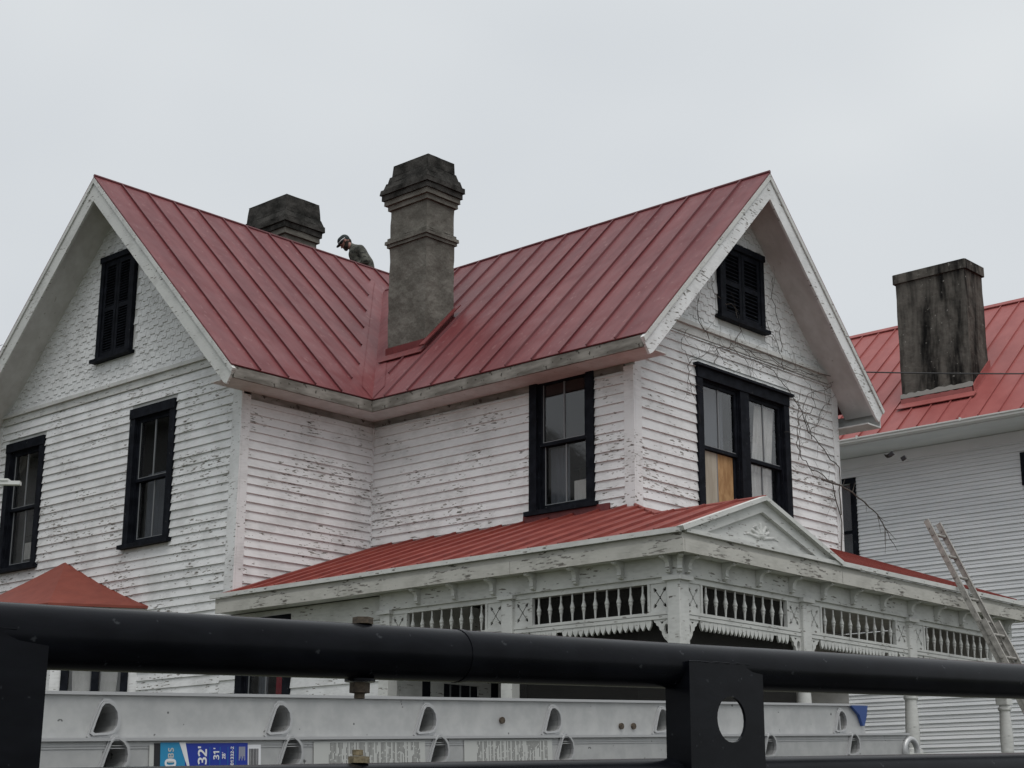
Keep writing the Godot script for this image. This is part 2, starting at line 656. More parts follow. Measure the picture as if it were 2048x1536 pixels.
# window: casing, two sashes of two panes, and what stands behind the glass
func sash_window(house: Node3D, f: Frame, u0: float, u1: float, y0: float, y1: float, cap: bool, units := 1, sill := true) -> Node3D:
	var w := part("window", house)
	var cw := 0.125
	var pr := 0.05
	for s in [[u0, u0 + cw], [u1 - cw, u1]]:
		var st := tool()
		fbox(st, f, s[0], s[1], y0 + 0.06, y1 - cw - 0.02, 0.0, pr)
		obj("casing_side", st, M.black_paint, w)
	var st := tool()
	fbox(st, f, u0, u1, y1 - cw - 0.018, y1, 0.0, pr + 0.012)
	if cap:
		fbox(st, f, u0 - 0.06, u1 + 0.06, y1 + 0.001, y1 + 0.035, 0.0, pr + 0.06)
	obj("casing_head", st, M.black_paint, w)
	if sill:
		st = tool()
		fbox(st, f, u0 - 0.05, u1 + 0.05, y0, y0 + 0.058, 0.0, pr + 0.05)
		obj("sill", st, M.black_paint, w)
	var mull := 0.2
	var inner0 := u0 + cw
	var inner1 := u1 - cw
	var each := (inner1 - inner0 - mull * (units - 1)) / units
	for k in units:
		var a := inner0 + k * (each + mull)
		var b := a + each
		if k > 0:
			st = tool()
			fbox(st, f, a - mull, a, y0 + 0.06, y1 - cw - 0.02, 0.0, pr - 0.006)
			obj("mullion", st, M.black_paint, w)
		var lo := y0 + 0.06
		var hi := y1 - cw - 0.02
		var mid := (lo + hi) * 0.5
		# jamb box
		st = tool()
		fbox(st, f, a - 0.004, a + 0.02, lo, hi, -0.14, -0.001)
		fbox(st, f, b - 0.02, b + 0.004, lo, hi, -0.14, -0.001)
		fbox(st, f, a + 0.02, b - 0.02, hi - 0.02, hi + 0.004, -0.14, -0.001)
		obj("jamb", st, M.black_paint, w)
		for half in 2:
			var ya := mid - 0.02 if half == 0 else lo
			var yb := hi - 0.02 if half == 0 else mid + 0.02
			var dn := -0.05 if half == 0 else -0.09
			var fw := 0.05
			st = tool()
			fbox(st, f, a + 0.02, a + 0.02 + fw, ya, yb, dn, dn + 0.035)
			fbox(st, f, b - 0.02 - fw, b - 0.02, ya, yb, dn, dn + 0.035)
			fbox(st, f, a + 0.02 + fw, b - 0.02 - fw, ya, ya + (0.045 if half == 0 else 0.075), dn, dn + 0.035)
			fbox(st, f, a + 0.02 + fw, b - 0.02 - fw, yb - 0.045, yb, dn, dn + 0.035)
			obj("upper_sash" if half == 0 else "lower_sash", st, M.black_paint, w)
			var ga := a + 0.02 + fw
			var gb := b - 0.02 - fw
			var gm := (ga + gb) * 0.5
			var y2 := ya + (0.045 if half == 0 else 0.075)
			var y3 := yb - 0.045
			st = tool()
			fbox(st, f, gm - 0.009, gm + 0.009, y2, y3, dn + 0.006, dn + 0.026)
			obj("muntin", st, M.putty, w)
			st = tool()
			fbox(st, f, ga, ga + 0.008, y2, y3, dn + 0.022, dn + 0.0355)
			fbox(st, f, ga, gb, y2, y2 + 0.008, dn + 0.023, dn + 0.036)
			obj("putty", st, M.putty, w)
			for s in [[ga, gm - 0.009], [gm + 0.009, gb]]:
				st = tool()
				fbox(st, f, s[0], s[1], y2, y3, dn + 0.012, dn + 0.016)
				obj("pane", st, M.glass, w)
	return w

# hanging sheet with folds behind a window
func hanging(parent: Node3D, called: String, f: Frame, u0: float, u1: float, y0: float, y1: float, n: float, mat: Material, folds := 0.02, lean := 0.0) -> void:
	var st := tool()
	var steps := maxi(2, int((u1 - u0) / 0.025))
	for i in steps:
		var a := u0 + (u1 - u0) * i / steps
		var b := u0 + (u1 - u0) * (i + 1) / steps
		var na := n + folds * sin(a * 55.0 + sin(a * 13.0) * 2.0)
		var nb := n + folds * sin(b * 55.0 + sin(b * 13.0) * 2.0)
		quad(st, f.p(a + lean, y0, na), f.p(b + lean, y0, nb), f.p(b, y1, nb), f.p(a, y1, na))
		quad(st, f.p(a, y1, na - 0.004), f.p(b, y1, nb - 0.004), f.p(b + lean, y0, nb - 0.004), f.p(a + lean, y0, na - 0.004))
	obj(called, st, mat, parent)

# louvred attic opening
func louvre(house: Node3D, f: Frame, u0: float, u1: float, y0: float, y1: float, slats: bool) -> void:
	var w := part("attic_shutter", house)
	var cw := 0.09
	for s in [[u0, u0 + cw], [u1 - cw, u1]]:
		var st := tool()
		fbox(st, f, s[0], s[1], y0 + 0.05, y1 - cw, 0.0, 0.07)
		obj("casing_side", st, M.black_paint, w)
	var st := tool()
	fbox(st, f, u0 - 0.02, u1 + 0.02, y1 - cw + 0.001, y1, 0.0, 0.085)
	obj("casing_head", st, M.black_paint, w)
	st = tool()
	fbox(st, f, u0 - 0.07, u1 + 0.05, y0, y0 + 0.049, 0.0, 0.12)
	obj("sill", st, M.black_paint, w)
	var mid := (u0 + u1) * 0.5
	for s in [[u0 + cw, mid - 0.006], [mid + 0.006, u1 - cw]]:
		var a: float = s[0]
		var b: float = s[1]
		var ya := y0 + 0.05
		var yb := y1 - cw
		var ym := (ya + yb) * 0.5
		st = tool()
		fbox(st, f, a, b, ya, yb, 0.001, 0.012)
		fbox(st, f, a, a + 0.06, ya, yb, 0.012, 0.05)
		fbox(st, f, b - 0.06, b, ya, yb, 0.012, 0.05)
		for e in [[ya, ya + 0.09], [ym - 0.035, ym + 0.035], [yb - 0.08, yb]]:
			fbox(st, f, a + 0.06, b - 0.06, e[0], e[1], 0.012, 0.049)
		obj("shutter_leaf", st, M.black_paint, w)
		for e in [[ya + 0.09, ym - 0.035], [ym + 0.035, yb - 0.08]]:
			var y: float = e[0] + 0.006
			while y < e[1] - 0.02:
				var sl := tool()
				pbox(sl, f.p(a + 0.06, y, 0.044), f.u * (b - a - 0.12), Vector3.UP * 0.03 - f.n * 0.028, f.n * 0.006 + Vector3.UP * 0.006)
				obj("slat", sl, M.black_paint, w)
				y += 0.042 if slats else 0.055

# ---------------------------------------------------------------- gable end with shingles, belt, barge boards
# side = [reach left, reach right] of the eaves from the ridge line, hr ridge height, s slope
func gable(house: Node3D, f: Frame, half: float, reach: Array, hr: float, s: float, belt: float, hole: Array, single: int, barge: Material) -> int:
	var wall := part("gable_end", house)
	var st := tool()
	# backing above the belt
	var inner := half
	var poly := PackedVector2Array([Vector2(-inner, belt), Vector2(inner, belt), Vector2(inner, minf(hr - 0.1 - s * inner, 99)), Vector2(0, hr - 0.1), Vector2(-inner, hr - 0.1 - s * inner)])
	if hr - 0.1 - s * inner < belt:
		var q := (hr - 0.1 - belt) / s
		poly = PackedVector2Array([Vector2(-q, belt), Vector2(q, belt), Vector2(0, hr - 0.1)])
	extrude(st, poly, f.o - f.n * 0.1, f.u, Vector3.UP, f.n * 0.1)
	obj("gable_boarding", st, M.soffit, wall)
	# belt course
	st = tool()
	var bw := minf(half + 0.02, (hr - 0.12 - belt) / s)
	fbox(st, f, -bw, bw, belt - 0.03, belt + 0.025, 0.0, 0.075)
	fbox(st, f, -bw, bw, belt - 0.14, belt - 0.031, 0.0, 0.035)
	obj("belt_course", st, M.trim, wall)
	# staggered shingles
	var rest := tool()
	var row := 0
	var rh := 0.118
	var y := belt + 0.03
	var sw := 0.112
	var merged := false
	while y < hr - 0.35:
		var lim := minf(half, (hr - 0.2 - y) / s)
		var u := -lim + (0.03 if row % 2 == 0 else -0.03)
		var k := 0
		while u < lim:
			var a := maxf(u, -lim)
			var b := minf(u + sw - 0.003, lim)
			var drop := (0.0 if (k + row) % 2 == 0 else 0.034) + rng.randf_range(-0.003, 0.003)
			u += sw
			k += 1
			if b - a < 0.02:
				continue
			if a < hole[1] - 0.02 and b > hole[0] + 0.02 and y + rh > hole[2] and y < hole[3]:
				continue
			var t0 := rng.randf_range(0.014, 0.02)
			var yb := y - drop
			var yt := y + rh + 0.01
			var tgt := tool() if single > 0 else rest
			quad(tgt, f.p(a, yb, t0), f.p(b, yb, t0), f.p(b, yt, 0.003), f.p(a, yt, 0.003))
			quad(tgt, f.p(a, yb, 0.0), f.p(b, yb, 0.0), f.p(b, yb, t0), f.p(a, yb, t0))
			tri(tgt, f.p(a, yb, 0.0), f.p(a, yb, t0), f.p(a, yt, 0.003))
			tri(tgt, f.p(b, yb, 0.0), f.p(b, yt, 0.003), f.p(b, yb, t0))
			if single > 0:
				obj("shingle", tgt, M.gable_shingle, wall)
				single -= 1
			else:
				merged = true
		y += rh
		row += 1
	if merged:
		var o := obj("upper_shingles", rest, M.gable_shingle, wall)
		o.set_meta("kind", "stuff")
	# barge boards, crown strips and sloping soffits
	for k in 2:
		var sg := -1.0 if k == 0 else 1.0
		var r: float = reach[k] + 0.03
		var yl := hr - s * r
		st = tool()
		var bd := 0.36
		extrude(st, PackedVector2Array([Vector2(0, hr - 0.035), Vector2(sg * r, yl - 0.035), Vector2(sg * (r - 0.14), yl - 0.22), Vector2(sg * (r - 0.2), yl + s * 0.2 - 0.035 - bd), Vector2(0, hr - 0.035 - bd)]), f.o + f.n * (OVR - 0.05), f.u, Vector3.UP, f.n * 0.035)
		obj("barge_board", st, barge, house)
		st = tool()
		extrude(st, PackedVector2Array([Vector2(0, hr - 0.034), Vector2(sg * r, yl - 0.034), Vector2(sg * (r - 0.03), yl - 0.085), Vector2(0, hr - 0.115)]), f.o + f.n * (OVR - 0.0148), f.u, Vector3.UP, f.n * 0.022)
		obj("rake_moulding", st, M.trim, house)
		st = tool()
		var b := 0.22
		pbox(st, f.p(0, hr - b, 0.002), f.u * (sg * (r - 0.12)) + Vector3.UP * (-s * (r - 0.12)), f.n * (OVR - 0.053), Vector3.UP * 0.02)
		obj("rake_soffit", st, M.soffit, house)
	return single

# ---------------------------------------------------------------- standing seam roof
# along: positions of the panel joints; fp(t, d) gives a point at d metres (level) down from the ridge
func seam_roof(house: Node3D, called: String, joints: Array, kinks: Array, fp: Callable, low: Callable, gap: Callable, up: Vector3, mat: Material, seam_mat: Material, rib := 0.027) -> void:
	var rf := part(called, house)
	for i in joints.size() - 1:
		var a: float = joints[i]
		var b: float = joints[i + 1]
		var stops := [a]
		for k in kinks:
			if (k - a) * (k - b) < -1e-6:
				stops.append(k)
		stops.append(b)
		if a < b:
			stops.sort()
		else:
			stops.sort()
			stops.reverse()
		var st := tool()
		var any := false
		for j in stops.size() - 1:
			var s0: float = stops[j]
			var s1: float = stops[j + 1]
			var l0: float = low.call(s0)
			var l1: float = low.call(s1)
			if l0 < 0.01 and l1 < 0.01:
				continue
			any = true
			var p0: Vector3 = fp.call(s0, 0.0)
			var p1: Vector3 = fp.call(s1, 0.0)
			var q1: Vector3 = fp.call(s1, maxf(l1, 0.0))
			var q0: Vector3 = fp.call(s0, maxf(l0, 0.0))
			var nn := (q0 - p0).cross(p1 - p0)
			if nn.dot(up) < 0.0:
				var t := p0
				p0 = p1
				p1 = t
				t = q0
				q0 = q1
				q1 = t
			quad(st, p0, q0, q1, p1)
			var dn := -up * 0.018
			quad(st, p1 + dn, q1 + dn, q0 + dn, p0 + dn)
			quad(st, q0, q0 + dn, q1 + dn, q1)
			quad(st, p0 + dn, q0 + dn, q0, p0)
			quad(st, q1 + dn, p1 + dn, p1, q1)
		if any:
			obj("roof_panel", st, mat, rf)
	for i in range(1, joints.size() - 1):
		var t: float = joints[i]
		var l: float = low.call(t) - float(gap.call(t))
		if l < 0.1:
			continue
		var a: Vector3 = fp.call(t, 0.02)
		var b: Vector3 = fp.call(t, l)
		var side: Vector3 = (fp.call(t + 0.009, 0.02) - a)
		var st := tool()
		var lean := rng.randf_range(-0.006, 0.006)
		pbox(st, a - side + up * 0.001, side * 2.0, b - a, up * rib + side.normalized() * lean)
		obj("seam", st, seam_mat, rf)

func b_height(z: float) -> float:
	return HRB - SB * absf(z + WB / 2)

func a_low(t: float) -> float:
	return clampf((HRA - b_height(t)) / SA, 0.0, WA / 2 + OE)

func b_low(t: float) -> float:
	var ah := HRA - SA * absf(t + WA / 2)
	return clampf((HRB - ah) / SB, 0.0, WB / 2 + OE)

func steps_from(a: float, b: float, d: float) -> Array:
	var out := [a]
	var s := signf(b - a)
	var t := a
	while absf(b - t) > d * 1.35:
		t += s * d
		out.append(t)
	out.append(b)
	return out

# ---------------------------------------------------------------- the house
func chimney(house: Node3D, x0: float, x1: float, z0: float, z1: float, yb: float, tiers: Array) -> Node3D:
	# tiers: [height from, height to, how far proud, material name, name]; z0 is the near face
	var c := part("chimney", house)
	for t in tiers:
		var st := tool()
		var e: float = t[2]
		var e2: float = t[5] if t.size() > 5 else e
		var j := rng.randf_range(-0.006, 0.006)
		var a := [Vector3(x0 - e + j, t[0], z1 - e), Vector3(x1 + e + j, t[0], z1 - e), Vector3(x1 + e + j, t[0], z0 + e), Vector3(x0 - e + j, t[0], z0 + e)]
		var b := [Vector3(x0 - e2 + j, t[1], z1 - e2), Vector3(x1 + e2 + j, t[1], z1 - e2), Vector3(x1 + e2 + j, t[1], z0 + e2), Vector3(x0 - e2 + j, t[1], z0 + e2)]
		var rows := maxi(1, int((t[1] - t[0]) / 0.11))
		var cols := 6
		var rough := FastNoiseLite.new()
		rough.seed = 3
		rough.frequency = 3.0
		for k in 4:
			var l := (k + 1) % 4
			for r in rows:
				for q in cols:
					var ps: Array = []
					for e3 in [[q, r], [q + 1, r], [q + 1, r + 1], [q, r + 1]]:
						var fu := float(e3[0]) / cols
						var fv := float(e3[1]) / rows
						var v: Vector3 = a[l].lerp(a[k], fu).lerp(b[l].lerp(b[k], fu), fv)
						var ctr := Vector3((x0 + x1) * 0.5, v.y, (z0 + z1) * 0.5)
						v += (v - ctr).normalized() * rough.get_noise_3dv(v) * 0.02
						ps.append(v)
					quad(st, ps[0], ps[1], ps[2], ps[3])
		quad(st, b[3], b[2], b[1], b[0])
		quad(st, a[0], a[1], a[2], a[3])
		obj(t[4], st, M[t[3]], c)
	return c

func build_house() -> Node3D:
	var house := thing("farmhouse", Vector3(0, 0, 0), "white clapboard farmhouse with red metal roofs, black windows and a spindled porch", "house")
	var fa := Frame.new(Vector3(0, 0, ZA), Vector3(1, 0, 0), Vector3(0, 0, 1))          # left gable wall, u = x
	var fs := Frame.new(Vector3(0, 0, 0), Vector3(0, 0, -1), Vector3(1, 0, 0))          # side of the left wing, u = -z
	var fb := Frame.new(Vector3(0, 0, 0), Vector3(1, 0, 0), Vector3(0, 0, 1))           # side of the right wing, u = x
	var fg := Frame.new(Vector3(XB, 0, 0), Vector3(0, 0, -1), Vector3(1, 0, 0))         # right gable wall, u = -z
	var wa1 := [-2.53, -1.45, 5.41, 7.44]
	var wa2 := [-5.88, -4.8, 5.39, 7.44]
	var wlow := [0.19, 1.25, 2.2, 4.2]
	var wb1 := [3.055, 4.15, 5.53, 7.47]
	var wg := [1.289, 3.445, 5.5, 7.51]
	var inset := func(h): return [h[0] + 0.12, h[1] - 0.12, h[2] + 0.055, h[3] - 0.14]
	# wall cores
	var walls := part("walls", house)
	var st := tool()
	core(st, fa, 0.0, 3.0, 0.0, 4.27, [inset.call(wlow)])
	core(st, fa, -WA, -0.0005, 0.0, 4.9, [])
	core(st, fa, -WA, 0.0, 4.901, 7.913, [inset.call(wa1), inset.call(wa2)])
	obj("front_wall", st, M.soffit, walls)
	st = tool()
	core(st, fs, -ZA + 0.001, -0.14, 4.3, HE, [])
	core(st, fb, 0.001, XB, 4.5, HE + 0.2, [inset.call(wb1)])
	obj("wing_wall", st, M.soffit, walls)
	st = tool()
	core(st, fg, 0.14, WB, 4.5, 8.06, [[wg[0] + 0.12, wg[1] - 0.12, wg[2] + 0.055, wg[3] - 0.14]])
	obj("gable_wall", st, M.soffit, walls)
	st = tool()
	box(st, Vector3(-0.14, 0, -0.14), Vector3(XB, 4.49, 0.0))
	box(st, Vector3(XB - 0.14, 0, -WB), Vector3(XB + 0.001, 4.49, -0.001))
	obj("porch_wall", st, M.porch_inside, walls)
	st = tool()
	box(st, Vector3(-WA, 0, -9.0), Vector3(-WA + 0.14, 7.5, ZA - 0.14))
	box(st, Vector3(-WA + 0.141, 0, -9.0), Vector3(0, 7.5, -8.86))
	box(st, Vector3(-0.14, 0, -8.859), Vector3(0, 7.5, -WB - 0.001))
	box(st, Vector3(0.001, 0, -WB), Vector3(XB - 0.001, 7.55, -WB + 0.14))
	obj("rear_wall", st, M.siding_sound, walls)
	st = tool()
	box(st, Vector3(-WA + 0.15, 4.75, -8.8), Vector3(-0.15, 4.88, ZA - 0.16))
	box(st, Vector3(-0.14, 4.751, -WB + 0.15), Vector3(XB - 0.15, 4.881, -0.15))
	box(st, Vector3(-WA + 0.15, 1.2, -8.8), Vector3(-0.15, 1.35, ZA - 0.16))
	obj("floor", st, M.interior, walls)
	st = tool()
	box(st, Vector3(-WA + 0.15, 7.36, -8.85), Vector3(-0.15, 7.4, ZA - 0.15))
	box(st, Vector3(-0.149, 7.361, -WB + 0.15), Vector3(XB - 0.15, 7.401, -0.15))
	box(st, Vector3(-0.1, 4.2, -0.1), Vector3(2.85, 4.24, ZA - 0.15))
	obj("ceiling", st, M.interior, walls)
	st = tool()
	extrude(st, PackedVector2Array([Vector2(-WA, 7.45), Vector2(0, 7.45), Vector2(-WA / 2, HRA - 0.1)]), Vector3(0, 0, -9.0), Vector3(1, 0, 0), Vector3(0, 1, 0), Vector3(0, 0, 0.12))
	obj("rear_gable", st, M.siding_sound, walls)
	# clapboards
	var sid := part("siding", house)
	clapboards(sid, fa, -2.05, -0.17, 2.95, 4.63, [], M.siding)
	clapboards(sid, fa, -WA + 0.12, -0.17, 4.63, 7.76, [wa1, wa2], M.siding)
	clapboards(sid, fa, -0.168, 2.92, 2.95, 4.0, [wlow], M.siding_sound, 0.17)
	clapboards(sid, fs, -ZA + 0.12, -0.035, 4.6, 7.2, [], M.siding)
	clapboards(sid, fb, 0.04, XB - 0.13, 5.36, 7.2, [wb1], M.siding)
	clapboards(sid, fg, 0.13, WB - 0.12, 5.2, 7.92, [wg], M.siding, 0.128)
	# corner boards, friezes
	st = tool()
	fbox(st, fa, -0.165, 0.03, 4.2, 7.76, 0.002, 0.032)
	fbox(st, fs, -ZA, -ZA + 0.118, 4.2, 7.25, 0.002, 0.0305)
	obj("corner_board", st, M.siding_sound, house)
	st = tool()
	fbox(st, fb, XB - 0.128, XB + 0.03, 5.3, 7.25, 0.002, 0.032)
	fbox(st, fg, 0.0, 0.128, 5.3, 7.92, 0.002, 0.0305)
	obj("corner_board", st, M.siding, house)
	st = tool()
	fbox(st, fg, WB - 0.118, WB + 0.03, 4.4, 7.92, 0.002, 0.032)
	obj("corner_board", st, M.siding_sound, house)
	st = tool()
	fbox(st, fa, -WA - 0.03, -WA + 0.118, 3.0, 7.76, 0.002, 0.032)
	obj("corner_board", st, M.siding_sound, house)
	st = tool()
	box(st, Vector3(0.003, 4.9, 0.003), Vector3(0.037, 7.2, 0.037))
	obj("corner_bead", st, M.siding, house)
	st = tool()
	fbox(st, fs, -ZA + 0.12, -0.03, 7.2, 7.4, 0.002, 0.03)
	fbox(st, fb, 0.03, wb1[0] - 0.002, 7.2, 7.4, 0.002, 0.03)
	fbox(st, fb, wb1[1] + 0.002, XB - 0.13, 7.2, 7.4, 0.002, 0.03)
	obj("frieze_board", st, M.stained_shaded, house)  # dark colour holds both grime and painted eave shade
	# windows
	var w := sash_window(house, fa, wa1[0], wa1[1], wa1[2], wa1[3], false)
	hanging(w, "blind", fa, wa1[0] + 0.2, wa1[1] - 0.2, 5.5, 6.5, -0.18, M.shade, 0.006)
	w = sash_window(house, fa, wa2[0], wa2[1], wa2[2], wa2[3], false)
	st = tool()
	fbox(st, fa, wa2[0] + 0.35, wa2[0] + 0.6, 5.6, 5.86, -0.2, -0.17)
	obj("paper_card", st, M.curtain, w)
	w = sash_window(house, fb, wb1[0], wb1[1], wb1[2], wb1[3], false)
	hanging(w, "curtain", fb, wb1[0] + 0.2, wb1[0] + 0.52, 5.62, 6.42, -0.17, M.shade, 0.008)
	st = tool()
	fbox(st, fb, wb1[0] + 0.6, wb1[1] - 0.17, 5.62, 5.95, -0.2, -0.16)
	obj("paper_card", st, M.curtain, w)
	w = sash_window(house, fg, wg[0], wg[1], wg[2], wg[3], true, 2)
	hanging(w, "roller_blind", fg, wg[0] + 0.16, wg[0] + 0.86, 6.45, 7.34, -0.18, M.shade, 0.0)
	st = tool()
	fbox(st, fg, 1.85, 2.196, 5.636, 6.437, -0.0735, -0.067)
	obj("plywood", st, M.plywood, w)
	st = tool()
	fbox(st, fg, 1.485, 1.831, 5.636, 6.437, -0.0735, -0.067)
	obj("pale_board", st, M.board_pale, w)
	hanging(w, "curtain", fg, wg[0] + 1.55, wg[1] - 0.16, 6.35, 7.3, -0.115, M.curtain, 0.015, -0.12)
	hanging(w, "curtain", fg, wg[0] + 1.3, wg[1] - 0.22, 5.56, 6.42, -0.14, M.curtain, 0.015)
	w = sash_window(house, fa, wlow[0], wlow[1], wlow[2], wlow[3], false)
	hanging(w, "curtain", fa, wlow[0] + 0.56, wlow[0] + 0.86, 2.3, 4.0, -0.17, M.red_cloth, 0.01)
	hanging(w, "curtain", fa, wlow[0] + 0.22, wlow[0] + 0.4, 2.3, 4.0, -0.17, M.shade, 0.01)
	# gables
	var va := [-0.44, 0.44, 8.33, 9.99]
	var fa2 := Frame.new(Vector3(-WA / 2, 0, ZA), Vector3(1, 0, 0), Vector3(0, 0, 1))
	var vg := [-0.51, 0.545, 8.3, 9.45]
	var fg2 := Frame.new(Vector3(XB, 0, -WB / 2), Vector3(0, 0, -1), Vector3(1, 0, 0))
	gable(house, fa2, WA / 2, [WA / 2 + OE, WA / 2 + OE], HRA, SA, 7.905, [va[0] - 0.02, va[1] + 0.02, va[2], va[3]], 150, M.trim)
	gable(house, fg2, WB / 2, [WB / 2 + OE, WB / 2 + 0.36], HRB, SB, 8.06, [vg[0] - 0.02, vg[1] + 0.02, vg[2], vg[3]], 150, M.siding)
	louvre(house, fa2, va[0], va[1], va[2], va[3], true)
	louvre(house, fg2, vg[0], vg[1], vg[2], vg[3], false)
	# roofs
	var ja := steps_from(ZA + OVR, -9.4, 0.474)
	var up_a := Vector3(SA, 1, 0).normalized()
	seam_roof(house, "left_wing_roof", ja, [OE, -WB / 2, -WB - OE], func(t, d): return Vector3(-WA / 2 + d, HRA - SA * d, t), a_low, func(t): return 0.34 if t < OE + 0.2 else 0.0, up_a, M.roof_red, M.seam_red)
	seam_roof(house, "left_wing_rear_roof", ja, [], func(t, d): return Vector3(-WA / 2 - d, HRA - SA * d, t), func(_t): return WA / 2 + OE, func(_t): return 0.0, Vector3(-SA, 1, 0).normalized(), M.roof_red, M.seam_red)
	var jb := steps_from(XB + OVR, -2.6, 0.46)
	seam_roof(house, "right_wing_roof", jb, [OE, -2.456], func(t, d): return Vector3(t, HRB - SB * d, -WB / 2 + d), b_low, func(t): return 0.3 if t < OE + 0.25 else 0.0, Vector3(0, 1, SB).normalized(), M.roof_red, M.seam_red)
	seam_roof(house, "right_wing_rear_roof", jb, [OE, -2.456], func(t, d): return Vector3(t, HRB - SB * d, -WB / 2 - d), func(t): return minf(b_low(t), WB / 2 + 0.36), func(_t): return 0.0, Vector3(0, 1, -SB).normalized(), M.roof_red, M.seam_red)
	# ridge rolls
	st = tool()
	tube(st, [Vector3(-WA / 2, HRA + 0.004, ZA + OVR), Vector3(-WA / 2, HRA + 0.004, -9.4)], [0.024], 8)
	obj("ridge_roll", st, M.seam_red, house)
	st = tool()
	tube(st, [Vector3(XB + OVR, HRB + 0.004, -WB / 2), Vector3(-2.4, HRB + 0.004, -WB / 2)], [0.024], 8)
	obj("ridge_roll", st, M.seam_red, house)
	# valley flashing
	st = tool()
	var va_up := up_a * 0.008
	var vb_up := Vector3(0, 1, SB).normalized() * 0.008
	for i in 10:
		var z0 := OE - 0.285 * i
		var z1 := OE - 0.285 * (i + 1)
		var d0 := (HRA - (HRB - SB * (z0 + WB / 2))) / SA
		var d1 := (HRA - (HRB - SB * (z1 + WB / 2))) / SA
		var v0 := Vector3(-WA / 2 + d0, HRA - SA * d0, z0)
		var v1 := Vector3(-WA / 2 + d1, HRA - SA * d1, z1)
		var ww := 0.23
		quad(st, v0 + va_up, v1 + va_up, v1 + va_up + Vector3(-ww, SA * ww, 0) + Vector3(0, 0, 0.0), v0 + va_up + Vector3(-ww, SA * ww, 0))
		quad(st, v1 + vb_up, v0 + vb_up, v0 + vb_up + Vector3(0, SB * ww, -ww), v1 + vb_up + Vector3(0, SB * ww, -ww))
	obj("valley_flashing", st, M.roof_red, house)
	# eaves: fascia and soffit
	st = tool()
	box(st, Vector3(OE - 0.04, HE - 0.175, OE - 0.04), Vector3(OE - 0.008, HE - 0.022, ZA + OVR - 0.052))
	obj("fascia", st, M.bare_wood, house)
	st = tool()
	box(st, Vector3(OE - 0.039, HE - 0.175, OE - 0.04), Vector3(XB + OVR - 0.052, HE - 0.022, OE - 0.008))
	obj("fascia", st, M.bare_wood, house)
	st = tool()
	box(st, Vector3(0.003, HE - 0.165, OE - 0.041), Vector3(OE - 0.041, HE - 0.145, ZA + OVR - 0.054))
	box(st, Vector3(0.003, HE - 0.165, 0.003), Vector3(XB + OVR - 0.054, HE - 0.145, OE - 0.0415))
	obj("soffit", st, M.soffit, house)
	st = tool()
	box(st, Vector3(0.5, 7.28, -WB - 0.34), Vector3(XB + OVR - 0.054, 7.3, -WB - 0.002))
	box(st, Vector3(0.5, 7.28, -WB - 0.36), Vector3(XB + OVR - 0.054, 7.53, -WB - 0.342))
	obj("rear_eave", st, M.soffit, house)
	# front chimney through the right wing's roof, with red flashing
	var x0 := -0.215
	var x1 := 0.575
	var z0 := -0.42
	var z1 := -1.0
	var c := chimney(house, x0, x1, z0, z1, 8.0, [
		[7.9, 10.12, 0.0, "stucco", "shaft"], [10.12, 10.17, 0.03, "stucco", "band"], [10.17, 10.22, 0.055, "stucco", "band"], [10.22, 10.27, 0.03, "stucco", "band"],
		[10.27, 10.72, 0.0, "stucco", "neck"], [10.72, 10.80, 0.035, "stucco", "corbel"], [10.80, 10.88, 0.07, "stucco", "corbel"], [10.88, 10.97, 0.095, "soot", "corbel"],
		[10.97, 11.05, 0.12, "soot", "corbel", 0.115], [11.05, 11.16, 0.09, "soot", "corbel", 0.06], [11.16, 11.27, 0.045, "soot", "corbel", 0.02], [11.27, 11.46, 0.0, "soot", "cap", -0.015]])
	st = tool()
	var ry := HE + SB * (OE - z0)
	fbox(st, Frame.new(Vector3(0, 0, z0), Vector3(1, 0, 0), Vector3(0, 0, 1)), x0 - 0.02, x1 + 0.02, ry - 0.03, ry + 0.13, 0.0, 0.02)
	pbox(st, Vector3(x0 - 0.03, ry + 0.005, z0 + 0.02), Vector3(x1 - x0 + 0.1, 0, 0), Vector3(0, -SB * 0.12, 0.12), Vector3(0, 0.012, 0.012))
	extrude(st, PackedVector2Array([Vector2(z0 + 0.02, ry - 0.05), Vector2(z0 + 0.02, ry + 0.13), Vector2(z0 - 0.12, ry + 0.22), Vector2(z1, ry + SB * (z0 - z1) + 0.13), Vector2(z1, ry + SB * (z0 - z1) - 0.05)]), Vector3(x1 + 0.001, 0, 0), Vector3(0, 0, 1), Vector3(0, 1, 0), Vector3(0.02, 0, 0))
	pbox(st, Vector3(x1 + 0.02, ry - 0.01, z0 + 0.12), Vector3(0.1, 0, 0), Vector3(0, SB * 0.75, -0.75), Vector3(0, 0.012, 0.012))
	obj("flashing", st, M.flash_red, c)
	# rear chimney, seen over the ridge
	chimney(house, -4.62, -3.62, -1.13, -1.83, 9.0, [
		[9.0, 11.42, 0.0, "stucco", "shaft"], [11.42, 11.52, 0.04, "stucco", "corbel"], [11.52, 11.62, 0.07, "soot", "corbel"], [11.62, 11.72, 0.1, "soot", "corbel", 0.095],
		[11.72, 11.84, 0.085, "soot", "corbel", 0.045], [11.84, 12.13, 0.035, "soot", "cap", 0.02]])
	return house

# ---------------------------------------------------------------- porch
func scroll_bracket() -> PackedVector2Array:
	# projects along x, hangs down along -y
	return PackedVector2Array([Vector2(0, 0), Vector2(0.15, 0), Vector2(0.155, -0.025), Vector2(0.13, -0.04), Vector2(0.115, -0.032), Vector2(0.085, -0.045), Vector2(0.06, -0.075), Vector2(0.05, -0.11), Vector2(0.058, -0.14), Vector2(0.045, -0.15), Vector2(0.045, -0.165), Vector2(0.02, -0.178), Vector2(0, -0.178)])

